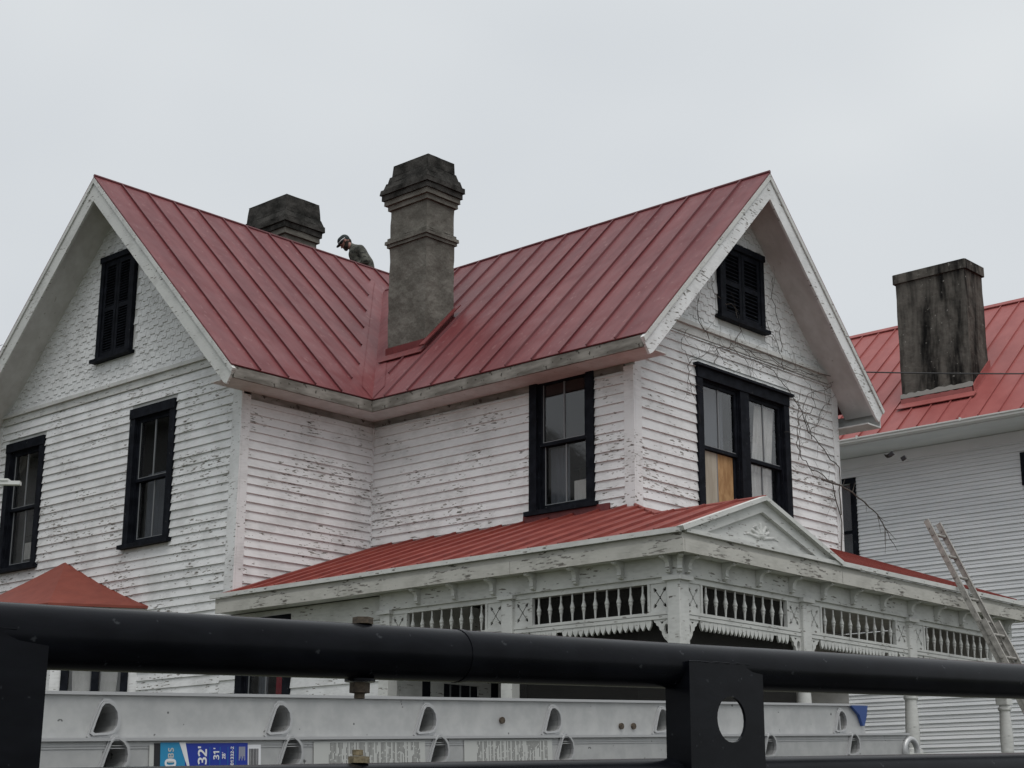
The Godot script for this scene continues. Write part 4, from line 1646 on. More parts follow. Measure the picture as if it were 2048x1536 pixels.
	vbox(st, Vector3(x0 - 0.05, 12.26, z1 - 0.05), Vector3(x1 + 0.05, 12.45, z0 + 0.05), 0.03)
	obj("cap", st, M.streaked, ch)
	st = tool()
	var mp := PackedVector2Array()
	for i in 25:
		mp.append(Vector2(x0 - 0.02 + (x1 - x0 + 0.04) * i / 24.0, ry + 0.13 + rng.randf_range(-0.012, 0.008)))
	for i in 25:
		mp.append(Vector2(x1 + 0.02 - (x1 - x0 + 0.04) * i / 24.0, ry + 0.23 + rng.randf_range(-0.02, 0.02)))
	extrude(st, mp, Vector3(0, 0, z0), Vector3(1, 0, 0), Vector3(0, 1, 0), Vector3(0, 0, 0.03))
	obj("mortar_fillet", st, M.mortar, ch)
	st = tool()
	box(st, Vector3(x0 - 0.02, ry - 0.1, z0), Vector3(x1 + 0.03, ry + 0.14, z0 + 0.03))
	pbox(st, Vector3(x0 - 0.05, ry + 0.02, z0 + 0.03), Vector3(x1 - x0 + 0.15, 0, 0), Vector3(0, -s * 0.15, 0.15), Vector3(0, 0.012, 0.012))
	extrude(st, PackedVector2Array([Vector2(z0 + 0.03, ry - 0.1), Vector2(z0 + 0.03, ry + 0.15), Vector2(z0 - 0.1, ry + 0.28), Vector2(z1 - 0.02, ry + s * (z0 - z1) + 0.22), Vector2(z1 - 0.02, ry + s * (z0 - z1) - 0.1)]), Vector3(x1 + 0.008, 0, 0), Vector3(0, 0, 1), Vector3(0, 1, 0), Vector3(0.03, 0, 0))
	obj("flashing", st, M.far_red, ch)
	# dark plate on the frieze board, its colour standing in for a ragged hole
	st = tool()
	extrude(st, PackedVector2Array([Vector2(0.86, 8.9), Vector2(0.93, 8.88), Vector2(0.97, 8.9), Vector2(1.03, 8.9), Vector2(1.04, 8.86), Vector2(0.99, 8.81), Vector2(0.93, 8.81), Vector2(0.89, 8.85)]), Vector3(0, 0, zn + 0.03), Vector3(1, 0, 0), Vector3(0, 1, 0), Vector3(0, 0, 0.008))
	obj("dark_hole_plate", st, M.bark, h)

# ---------------------------------------------------------------- ladder leaning on the porch
func leaning_ladder() -> void:
	var foot := Vector3(9.62, 0, -2.74)
	var top := Vector3(7.12, 5.345, -2.74)
	var o := thing("leaning_ladder", foot, "grey weathered extension ladder leaning on the porch eave at right", "ladder")
	var d := (top - foot).normalized()
	var n := Vector3(d.y, -d.x, 0)
	var w := 0.36
	for sec in 2:
		var off := n * (0.03 + 0.072 * sec)
		var l0 := 0.0 if sec == 1 else 1.0
		var l1 := (top - foot).length() - (0.0 if sec == 0 else 1.45)
		var ww := w - 0.05 if sec == 0 else w
		for k in 2:
			var z := (-(w - ww) * 0.5 if k == 0 else -w + (w - ww) * 0.5)
			var st := tool()
			var b := foot + d * l0 + off + Vector3(0, 0, z - 0.013)
			pbox(st, b, Vector3(0, 0, 0.02), d * (l1 - l0), n * 0.068)
			pbox(st, b + Vector3(0, 0, -0.008 if k == 0 else 0.02), Vector3(0, 0, 0.008), d * (l1 - l0), n * 0.008)
			pbox(st, b + n * 0.06 + Vector3(0, 0, -0.008 if k == 0 else 0.02), Vector3(0, 0, 0.008), d * (l1 - l0), n * 0.008)
			obj("rail", st, M.old_ladder, o)
			if sec == 0:
				st = tool()
				pbox(st, b + d * (l1 - 0.02) - n * 0.003 - Vector3(0, 0, 0.004), Vector3(0, 0, 0.028), d * 0.05, n * 0.064)
				obj("end_cap", st, M.black_ink, o)
		var r := l1 - 0.2
		while r > l0 + 0.1:
			var st := tool()
			var c := foot + d * r + off + n * 0.03
			tube(st, [c + Vector3(0, 0, -(w - ww) * 0.5 + 0.018), c + Vector3(0, 0, -w + (w - ww) * 0.5 - 0.018)], [0.019], 10)
			obj("rung", st, M.old_ladder, o)
			r -= 0.305
	var st := tool()
	pbox(st, foot + d * 2.45 + n * 0.02 + Vector3(0, 0, -0.03), Vector3(0, 0, 0.03), d * 0.16, n * 0.13)
	obj("rung_lock", st, M.old_ladder, o)

# ---------------------------------------------------------------- black pipe rack and the ladder lying on it
func pipe_at(z: float, dy := 0.0) -> Vector3:
	return Vector3(15.60 - (z - 14.2) * 0.042, 1.838 - (z - 14.2) * 0.042 + dy, z)

func hex(st: SurfaceTool, c: Vector3, r: float, h: float, turn := 0.2) -> void:
	var poly := PackedVector2Array()
	for i in 6:
		poly.append(Vector2(cos(turn + TAU * i / 6), sin(turn + TAU * i / 6)) * r)
	extrude(st, poly, c, Vector3(1, 0, 0), Vector3(0, 0, 1), Vector3(0, h, 0))

func build_rack() -> void:
	var o := thing("pipe_rack", Vector3(15.6, 0, 13.6), "black steel pipe rack with a holed upright across the foreground", "rack")
	var st := tool()
	tube(st, [pipe_at(15.9), pipe_at(14.9), pipe_at(14.06)], [0.0305], 28)
	obj("top_pipe", st, M.black_steel, o)
	st = tool()
	tube(st, [pipe_at(14.064), pipe_at(14.056)], [0.0313], 28)
	obj("joint_bead", st, M.black_steel, o)
	st = tool()
	tube(st, [pipe_at(14.06), pipe_at(13.0), pipe_at(11.3)], [0.0302], 28)
	obj("top_pipe", st, M.black_steel, o)
	st = tool()
	var low := -0.1505
	tube(st, [pipe_at(15.9, low), pipe_at(14.0, low), pipe_at(13.0, low), pipe_at(11.3, low)], [0.0302], 24)
	obj("lower_pipe", st, M.black_steel, o)
	for k in 2:
		var za := 13.508 if k == 0 else 14.603
		var zb := za + 0.17
		var pa := pipe_at((za + zb) * 0.5)
		st = tool()
		var outer := PackedVector2Array([Vector2(za, 0), Vector2(zb, 0), Vector2(zb, pa.y + 0.0), Vector2(za, pa.y + 0.007)])
		var hole := PackedVector2Array()
		for i in 24:
			var t := TAU * i / 24
			hole.append(Vector2((za + zb) * 0.5 - 0.008 + 0.033 * cos(t), 1.7925 + 0.0305 * sin(t)))
		var shape := holed(outer, [hole] if k == 0 else [])
		extrude(st, shape, Vector3(pa.x + 0.028, 0, 0), Vector3(0, 0, 1), Vector3(0, 1, 0), Vector3(0.004, 0, 0))
		box(st, Vector3(pa.x - 0.008, 0, zb - 0.004), Vector3(pa.x + 0.028, pa.y, zb))
		obj("upright", st, M.black_steel, o)
		# weld beads along the top edge of the plate
		st = tool()
		var pts: Array = []
		var rad: Array = []
		for i in 15:
			var t := float(i) / 14
			pts.append(Vector3(pa.x + 0.031, pa.y + lerpf(0.007, 0.0, t) + 0.0004 * sin(i * 1.7), lerpf(za, zb, t)))
			rad.append(0.0013 + 0.0005 * sin(i * 2.9))
		tube(st, pts, rad, 6)
		obj("weld_bead", st, M.black_steel, o)
	for k in 2:
		var b := part("bolt", o)
		var dy := 0.0 if k == 0 else low
		var c := pipe_at(14.206, dy)
		st = tool()
		hex(st, c + Vector3(0.002, 0.0302, 0), 0.0115, 0.007)
		obj("bolt_head", st, M.rust if k == 0 else M.brass, b)
		if k == 0:
			st = tool()
			lathe(st, c + Vector3(0, -0.0302, 0), [Vector2(0.017, 0.0), Vector2(0.017, -0.003), Vector2(0.0, -0.003)], 16)
			obj("washer", st, M.black_steel, b)
			st = tool()
			hex(st, c + Vector3(0, -0.0452, 0), 0.0112, 0.011)
			obj("nut", st, M.rust, b)
			st = tool()
			lathe(st, c + Vector3(0, -0.0302, 0), [Vector2(0.006, -0.015), Vector2(0.006, -0.021), Vector2(0.0, -0.0215)], 12)
			obj("thread", st, M.rust, b)
		else:
			st = tool()
			lathe(st, c + Vector3(0, 0.0302, 0), [Vector2(0.006, 0.008), Vector2(0.006, 0.014), Vector2(0.0, 0.0145)], 12)
			obj("thread", st, M.brass, b)

func rung_shape(k: float) -> PackedVector2Array:
	var out := PackedVector2Array()
	for q in [[-0.0195, -0.019], [-0.013, -0.002], [-0.006, 0.0145], [-0.001, 0.0195], [0.006, 0.0195], [0.013, 0.0155], [0.0185, 0.008], [0.02, -0.002], [0.0185, -0.011], [0.013, -0.018], [0.005, -0.0205], [-0.004, -0.021], [-0.0165, -0.0215]]:
		out.append(Vector2(q[0], q[1]) * k)
	return out

func build_rack_ladder() -> void:
	var o := thing("extension_ladder", Vector3(14.9, 1.69, 13.2), "aluminium extension ladder lying flat behind the black pipe, blue spec label", "ladder")
	var tdir := Vector3(0.0405, 0.0455, -0.9981).normalized()
	var up := (Vector3.UP - tdir * tdir.y).normalized()
	var nn := tdir.cross(up)
	var secs := [[Vector3(14.943, 1.7977, 14.097), -0.0295, 0.0325, 1.93, "fly"], [Vector3(14.9725, 1.747, 14.097), -0.047, 0.0185, 2.06, "base"]]
	for si in 2:
		var s: Array = secs[si]
		var p0: Vector3 = s[0]
		var ya: float = s[1]
		var yb: float = s[2]
		var tend: float = s[3]
		for far in 2:
			var q0: Vector3 = p0 - nn * (0.40 * far)
			var st := tool()
			var n0 := -2
			var n1 := 6
			# web, one piece per rung bay, with the rung's opening
			for n in range(n0, n1 + 1):
				var a := -0.1525 if n > n0 else -0.25
				var b := 0.1525 if n < n1 else tend - 1.83
				var outer := PackedVector2Array([Vector2(a, ya), Vector2(b, ya), Vector2(b, yb), Vector2(a, yb)])
				extrude(st, holed(outer, [rung_shape(1.0)] if far == 0 else []), q0 + tdir * 0.305 * n, tdir, up, -nn * 0.003)
			var l := tend + 0.86
			var b0 := q0 - tdir * 0.86
			obj(("%s_rail" % s[4]), st, M.alu, o)
			# flanges
			st = tool()
			var sg := 1.0
			pbox(st, b0 + up * yb, tdir * l, up * 0.0035, -nn * 0.024 + nn * 0.0)
			pbox(st, b0 + up * (yb - 0.001) , tdir * l, up * 0.0045, nn * 0.0055 * sg)
			pbox(st, b0 + up * (ya - 0.0035), tdir * l, up * 0.0035, -nn * 0.024)
			pbox(st, b0 + up * (ya - 0.0035), tdir * l, up * 0.0045, nn * 0.0055 * sg)
			if si == 1 and far == 0:
				for g in [0.007, 0.0105]:
					pbox(st, b0 + up * g, tdir * l, up * 0.0013, nn * 0.0012)
			obj("flange", st, M.alu_edge, o)
		for n in range(-2, 7):
			var c: Vector3 = p0 + tdir * 0.305 * n
			var st := tool()
			# hollow rung running to the far rail
			var rs := rung_shape(1.0)
			for i in rs.size():
				var a2 := rs[i]
				var b2 := rs[(i + 1) % rs.size()]
				var pa := c + tdir * a2.x + up * a2.y
				var pb := c + tdir * b2.x + up * b2.y
				quad(st, pb, pa, pa - nn * 0.40, pb - nn * 0.40)
			obj("rung", st, M.alu, o)
			# pressed collar: two stepped rings round the opening
			st = tool()
			extrude(st, holed(rung_shape(1.36), [rung_shape(1.19)]), c, tdir, up, nn * 0.003)
			extrude(st, holed(rung_shape(1.16), [rung_shape(1.0)]), c + nn * 0.0005, tdir, up, nn * 0.0065)
			obj("rung_collar", st, M.alu_edge, o)
	# bolts and end fittings of the upper section
	var st := tool()
	var pu: Vector3 = secs[0][0]
	for t in [0.79, 1.105, 1.14]:
		st = tool()
		lathe_n(st, pu + tdir * t - up * (0.002 if t < 1.0 else 0.012), nn, 0.006, 0.004)
		obj("rivet", st, M.rust, o)
	st = tool()
	extrude(st, PackedVector2Array([Vector2(1.87, 0.0325), Vector2(1.935, 0.0325), Vector2(1.928, 0.008), Vector2(1.917, -0.012), Vector2(1.911, -0.012), Vector2(1.9, 0.012)]), pu + nn * 0.001, tdir, up, nn * 0.007)
	obj("blue_end_cap", st, M.blue_plastic, o)
	st = tool()
	pbox(st, pu + tdir * 1.82 - up * 0.026, tdir * 0.003, up * 0.035, nn * 0.008)
	obj("guide_bracket", st, M.alu_edge, o)
	# rope pulley at the end of the lower section
	var pl: Vector3 = secs[1][0]
	st = tool()
	var ring: Array = []
	for i in 15:
		var t := PI * 1.35 * i / 14 - 0.2
		ring.append(pl + tdir * (2.06 + 0.026 * cos(t)) + up * (-0.018 + 0.026 * sin(t)) + nn * 0.004)
	tube(st, ring, [0.007], 8)
	obj("pulley", st, M.alu_edge, o)
	# printed labels on the lower rail
	var lb := part("spec_label", o)
	var fr := pl + nn * 0.0002
	var bar := func(called: String, t0: float, t1: float, y0: float, y1: float, mat: Material, lift: float):
		var q := tool()
		pbox(q, fr + tdir * t0 + up * y0 + nn * lift, tdir * (t1 - t0), up * (y1 - y0), nn * 0.0003)
		obj(called, q, mat, lb)
	bar.call("label_black", 0.066, 0.076, -0.045, 0.014, M.black_ink, 0.0012)
	bar.call("label_white", 0.058, 0.0655, -0.045, 0.012, M.paper, 0.0012)
	bar.call("label_cyan", 0.0762, 0.118, -0.045, 0.015, M.cyan_ink, 0.0012)
	bar.call("label_blue", 0.1182, 0.228, -0.045, 0.0135, M.blue_ink, 0.0012)
	st = tool()
	extrude(st, PackedVector2Array([Vector2(0.1075, 0.015), Vector2(0.118, 0.015), Vector2(0.126, -0.02), Vector2(0.135, -0.045), Vector2(0.131, -0.045), Vector2(0.122, -0.02)]), fr + nn * 0.0017, tdir, up, nn * 0.0002)
	obj("label_stripe", st, M.white_ink, lb)
	bar.call("label_barcode", 0.2282, 0.252, -0.045, 0.0105, M.white_ink, 0.0012)
	var tb := 0.2305
	while tb < 0.247:
		var wd := rng.randf_range(0.0004, 0.0012)
		bar.call("barcode_bar", tb, tb + wd, -0.04, 0.005, M.black_ink, 0.0017)
		tb += wd + rng.randf_range(0.0005, 0.0011)
	for q in [["32'", 0.148, -0.018, 0.0013, M.white_ink], ["31'", 0.172, -0.011, 0.00085, M.white_ink], ["28'", 0.185, -0.01, 0.0005, M.white_ink], ["01332-2", 0.2, -0.019, 0.00047, M.white_ink], ["250", 0.094, -0.05, 0.0016, M.white_ink], ["LBS", 0.094, -0.014, 0.0008, M.paper]]:
		var tm := TextMesh.new()
		var fnt := SystemFont.new()
		fnt.font_names = PackedStringArray(["Droid Sans"])
		fnt.font_weight = 700
		tm.font = fnt
		tm.text = q[0]
		tm.font_size = 16
		tm.pixel_size = q[3]
		tm.depth = 0.0002
		tm.horizontal_alignment = HORIZONTAL_ALIGNMENT_LEFT
		var mi := MeshInstance3D.new()
		mi.name = "lettering"
		mi.mesh = tm
		mi.material_override = q[4]
		lb.add_child(mi, true)
		mi.transform = Transform3D(Basis(up, -tdir, nn), fr + tdir * q[1] + up * q[2] + nn * 0.0019)
	for t in [0.141, 0.16, 0.178, 0.192, 0.206]:
		bar.call("print_rule", t, t + 0.0005, -0.04, 0.008, M.cyan_ink, 0.0017)
	for i in 7:
		bar.call("fine_print", 0.212 + 0.0017 * i, 0.2128 + 0.0017 * i, -0.012 + 0.003 * (i % 3), 0.008, M.paper, 0.0017)
	for s in [[0.352, 0.583], [0.671, 0.885]]:
		var wl := part("warning_label", o)
		st = tool()
		pbox(st, fr + tdir * s[0] - up * 0.046 + nn * 0.0012, tdir * (s[1] - s[0]), up * 0.0605, nn * 0.0003)
		obj("label_paper", st, M.paper, wl)
		st = tool()
		var t: float = s[0] + 0.03
		while t < s[1] - 0.012:
			# lines of worn small print, set on end
			var y := 0.0125
			while y > -0.04:
				var ln := rng.randf_range(0.004, 0.02)
				if rng.randf() < 0.8:
					pbox(st, fr + tdir * t + up * (y - ln) + nn * 0.0016, tdir * 0.0011, up * ln, nn * 0.0002)
				y -= ln + rng.randf_range(0.0008, 0.003)
			t += 0.0026 if rng.randf() < 0.85 else 0.006
		obj("fine_print", st, M.print_grey, wl)

func lathe_n(st: SurfaceTool, c: Vector3, n: Vector3, r: float, h: float) -> void:
	var u := n.cross(Vector3.UP).normalized()
	var v := n.cross(u)
	var poly := PackedVector2Array()
	for i in 8:
		poly.append(Vector2(cos(TAU * i / 8), sin(TAU * i / 8)) * r)
	extrude(st, poly, c, u, v, n * h)

# ---------------------------------------------------------------- a body as one skin over tapered bones
func field(p: Vector3, bones: Array, k: float) -> float:
	var d := 1e9
	for b in bones:
		var a: Vector3 = b[0]
		var ba: Vector3 = b[1] - a
		var t := clampf((p - a).dot(ba) / maxf(ba.length_squared(), 1e-9), 0.0, 1.0)
		var e := p.distance_to(a + ba * t) - lerpf(b[2], b[3], t)
		var h := maxf(k - absf(d - e), 0.0) / k
		d = minf(d, e) - h * h * k * 0.25
	return d

func skin(st: SurfaceTool, bones: Array, cell: float, k: float, tint: Callable) -> void:
	var lo := Vector3.ONE * 1e9
	var hi := -lo
	for b in bones:
		for j in 2:
			var r: float = b[2 + j] + k * 0.3 + cell
			lo = lo.min(b[j] - Vector3.ONE * r)
			hi = hi.max(b[j] + Vector3.ONE * r)
	var n := Vector3i(((hi - lo) / cell).ceil()) + Vector3i.ONE
	var val := PackedFloat32Array()
	val.resize(n.x * n.y * n.z)
	for z in n.z:
		for y in n.y:
			for x in n.x:
				val[(z * n.y + y) * n.x + x] = field(lo + Vector3(x, y, z) * cell, bones, k)
	var at := {}
	var vx: Array = []
	for z in n.z - 1:
		for y in n.y - 1:
			for x in n.x - 1:
				var c := PackedFloat32Array()
				var neg := 0
				for i in 8:
					var v := val[((z + (i >> 2)) * n.y + y + ((i >> 1) & 1)) * n.x + x + (i & 1)]
					c.append(v)
					if v < 0.0:
						neg += 1
				if neg == 0 or neg == 8:
					continue
				var sum := Vector3.ZERO
				var cnt := 0
				for i in 8:
					for ax in [1, 2, 4]:
						var j: int = i | ax
						if j == i:
							continue
						if (c[i] < 0.0) != (c[j] < 0.0):
							var t := c[i] / (c[i] - c[j])
							var pi := Vector3(i & 1, (i >> 1) & 1, i >> 2)
							var pj := Vector3(j & 1, (j >> 1) & 1, j >> 2)
							sum += pi.lerp(pj, t)
							cnt += 1
				at[Vector3i(x, y, z)] = vx.size()
				vx.append(lo + (Vector3(x, y, z) + sum / cnt) * cell)
	var nm: Array = []
	var e := cell * 0.5
	for v in vx:
		nm.append(Vector3(field(v + Vector3(e, 0, 0), bones, k) - field(v - Vector3(e, 0, 0), bones, k), field(v + Vector3(0, e, 0), bones, k) - field(v - Vector3(0, e, 0), bones, k), field(v + Vector3(0, 0, e), bones, k) - field(v - Vector3(0, 0, e), bones, k)).normalized())
	var dirs := [Vector3i(1, 0, 0), Vector3i(0, 1, 0), Vector3i(0, 0, 1)]
	for key in at:
		for ax in 3:
			var u: Vector3i = dirs[(ax + 1) % 3]
			var w: Vector3i = dirs[(ax + 2) % 3]
			if not (at.has(key - u) and at.has(key - w) and at.has(key - u - w)):
				continue
			var p0: float = val[(key.z * n.y + key.y) * n.x + key.x]
			var q: Vector3i = key + dirs[ax]
			var p1: float = val[(q.z * n.y + q.y) * n.x + q.x]
			if (p0 < 0.0) == (p1 < 0.0):
				continue
			var f := [at[key], at[key - u], at[key - u - w], at[key - w]]
			if p0 > 0.0:
				f.reverse()
			for j in [0, 2, 1, 0, 3, 2]:
				var v: Vector3 = vx[f[j]]
				st.set_normal(nm[f[j]])
				st.set_color(tint.call(v))
				st.set_uv(Vector2(v.x + v.z, v.y))
				st.add_vertex(v)

func build_person() -> void:
	# crouched on the far slope just behind the ridge, head bowed, facing the left of the photograph
	var fw := Vector3(-0.735, 0, 0.678)
	var nr := Vector3(0.678, 0, 0.735)
	var org := Vector3(-3.655, 0, -2.828)
	var P := func(a: float, y: float, b: float) -> Vector3: return org + fw * a + Vector3(0, y, 0) + nr * b
	var o := thing("person", org + Vector3(0, 10.4, 0), "person in camouflage shirt and dark cap crouching behind the roof ridge, head bowed", "person")
	var head: Vector3 = P.call(0.235, 11.715, 0.0)
	var bones := [
		[P.call(-0.2, 11.02, 0.0), P.call(-0.1, 11.3, 0.0), 0.17, 0.165],
		[P.call(-0.1, 11.3, 0.0), P.call(0.0, 11.5, 0.0), 0.18, 0.17],
		[P.call(-0.02, 11.53, -0.13), P.call(-0.04, 11.54, 0.13), 0.085, 0.085],
		[P.call(0.02, 11.58, 0.0), P.call(0.13, 11.66, 0.0), 0.07, 0.058],
		[P.call(-0.06, 11.53, 0.19), P.call(-0.17, 11.29, 0.25), 0.072, 0.055],
		[P.call(-0.17, 11.29, 0.25), P.call(0.06, 11.2, 0.17), 0.053, 0.04],
		[P.call(0.0, 11.53, -0.19), P.call(0.1, 11.31, -0.24), 0.072, 0.055],
		[P.call(0.1, 11.31, -0.24), P.call(0.12, 11.18, -0.05), 0.053, 0.04],
		[P.call(-0.2, 11.0, 0.1), P.call(0.12, 10.86, 0.14), 0.1, 0.075],
		[P.call(-0.2, 11.0, -0.1), P.call(0.1, 10.72, -0.16), 0.1, 0.075],
		[P.call(0.12, 10.86, 0.14), P.call(-0.2, 10.68, 0.12), 0.068, 0.05],
		[P.call(0.1, 10.72, -0.16), P.call(-0.22, 10.5, -0.16), 0.068, 0.05],
		[P.call(-0.2, 10.68, 0.12), P.call(-0.3, 10.66, 0.13), 0.05, 0.04],
		[P.call(-0.22, 10.5, -0.16), P.call(-0.32, 10.48, -0.17), 0.05, 0.04],
	]
	var white := func(_v): return Color.WHITE
	var st := tool()
	skin(st, bones, 0.022, 0.06, white)
	var body := obj("body", st, M.camo, o)
	# head and face: skull, jaw, nose, brow, ear
	st = tool()
	var tl := (fw * 0.75 - Vector3.UP * 0.66).normalized()     # where the face points
	var tu := (Vector3.UP * 0.75 + fw * 0.66).normalized()      # crown of the head
	var H := func(a: float, y: float, b: float) -> Vector3: return head + tl * a + tu * y + nr * b
	var hb := [
		[H.call(-0.025, 0.035, 0.0), H.call(0.015, 0.04, 0.0), 0.088, 0.082],
		[H.call(0.03, -0.02, 0.0), H.call(0.05, -0.085, 0.0), 0.062, 0.04],
		[H.call(0.095, 0.0, 0.0), H.call(0.108, -0.028, 0.0), 0.009, 0.014],
		[H.call(0.082, 0.022, -0.03), H.call(0.082, 0.022, 0.03), 0.014, 0.014],
		[H.call(0.08, -0.06, -0.014), H.call(0.08, -0.06, 0.014), 0.012, 0.012],
		[H.call(-0.01, -0.005, 0.078), H.call(-0.015, 0.02, 0.082), 0.016, 0.018],
		[H.call(-0.01, -0.005, -0.078), H.call(-0.015, 0.02, -0.082), 0.016, 0.018],
		[H.call(-0.02, -0.04, 0.0), P.call(0.1, 11.62, 0.0), 0.058, 0.06],
	]
	skin(st, hb, 0.009, 0.022, white)
	obj("head", st, M.skin, body)
	# hands with five fingers, working on the ridge
	for hd in [[P.call(0.06, 11.2, 0.17), P.call(0.13, 11.165, 0.13)], [P.call(0.12, 11.18, -0.05), P.call(0.16, 11.15, 0.02)]]:
		st = tool()
		var w0: Vector3 = hd[0]
		var kn: Vector3 = hd[1]
		var ax := (kn - w0).normalized()
		var sd := ax.cross(Vector3.UP).normalized()
		var fb := [[w0, kn, 0.033, 0.03], [w0 + sd * 0.02, kn + sd * 0.022, 0.02, 0.018], [w0 - sd * 0.02, kn - sd * 0.022, 0.02, 0.018]]
		for i in 4:
			var s := sd * (0.03 - 0.02 * i)
			var l: float = [0.075, 0.085, 0.08, 0.062][i]
			var m := kn + s + ax * l * 0.5 - Vector3.UP * 0.008
			fb.append([kn + s, m, 0.0095, 0.0088])
			fb.append([m, m + ax * l * 0.3 - Vector3.UP * l * 0.4, 0.0088, 0.0078])
		var th := w0 + sd * 0.035 + ax * 0.03
		fb.append([w0 + sd * 0.02, th, 0.014, 0.011])
		fb.append([th, th + ax * 0.05 + sd * 0.012 - Vector3.UP * 0.015, 0.011, 0.009])
		skin(st, fb, 0.006, 0.008, white)
		obj("hand", st, M.skin, body)
	# beard, cap with a pale stripe and a bill, trousers
	st = tool()
	skin(st, [[H.call(0.045, -0.07, 0.0), H.call(0.06, -0.095, 0.0), 0.052, 0.04], [H.call(-0.02, -0.02, 0.05), H.call(0.03, -0.075, 0.04), 0.04, 0.034], [H.call(-0.02, -0.02, -0.05), H.call(0.03, -0.075, -0.04), 0.04, 0.034], [H.call(-0.07, -0.01, 0.0), H.call(-0.06, -0.04, 0.0), 0.05, 0.045]], 0.01, 0.02, white)
	obj("hair_and_beard", st, M.hair, body)
	st = tool()
	skin(st, [[H.call(-0.03, 0.055, 0.0), H.call(0.02, 0.058, 0.0), 0.096, 0.09]], 0.012, 0.01, white)
	var cap := obj("cap", st, M.cap, body)
	st = tool()
	var bill := PackedVector2Array()
	for i in 13:
		var t := PI * i / 12
		bill.append(Vector2(cos(t) * 0.075, sin(t) * 0.085))
	extrude(st, bill, H.call(0.085, 0.035, 0.0), nr, tl, tu * 0.008)
	obj("bill", st, M.cap, cap)
	st = tool()
	var band: Array = []
	for i in 21:
		var t := -1.9 + 3.8 * i / 20
		band.append(H.call(-0.005 + 0.112 * cos(t), 0.05 + 0.008 * cos(t), 0.1 * sin(t)))
	tube(st, band, [0.008], 6)
	obj("stripe", st, M.white_ink, cap)

# ---------------------------------------------------------------- dead vine, branch, shrub, tree, wires
func wiggle(pts: Array, amp: float, cuts: int) -> Array:
	var out: Array = []
	for i in pts.size() - 1:
		for j in cuts:
			var t := float(j) / cuts
			var p: Vector3 = pts[i].lerp(pts[i + 1], t)
			out.append(p + Vector3(0, rng.randf_range(-amp, amp), rng.randf_range(-amp, amp)) * (0.0 if i == 0 and j == 0 else 1.0))
	out.append(pts[pts.size() - 1])
	return out

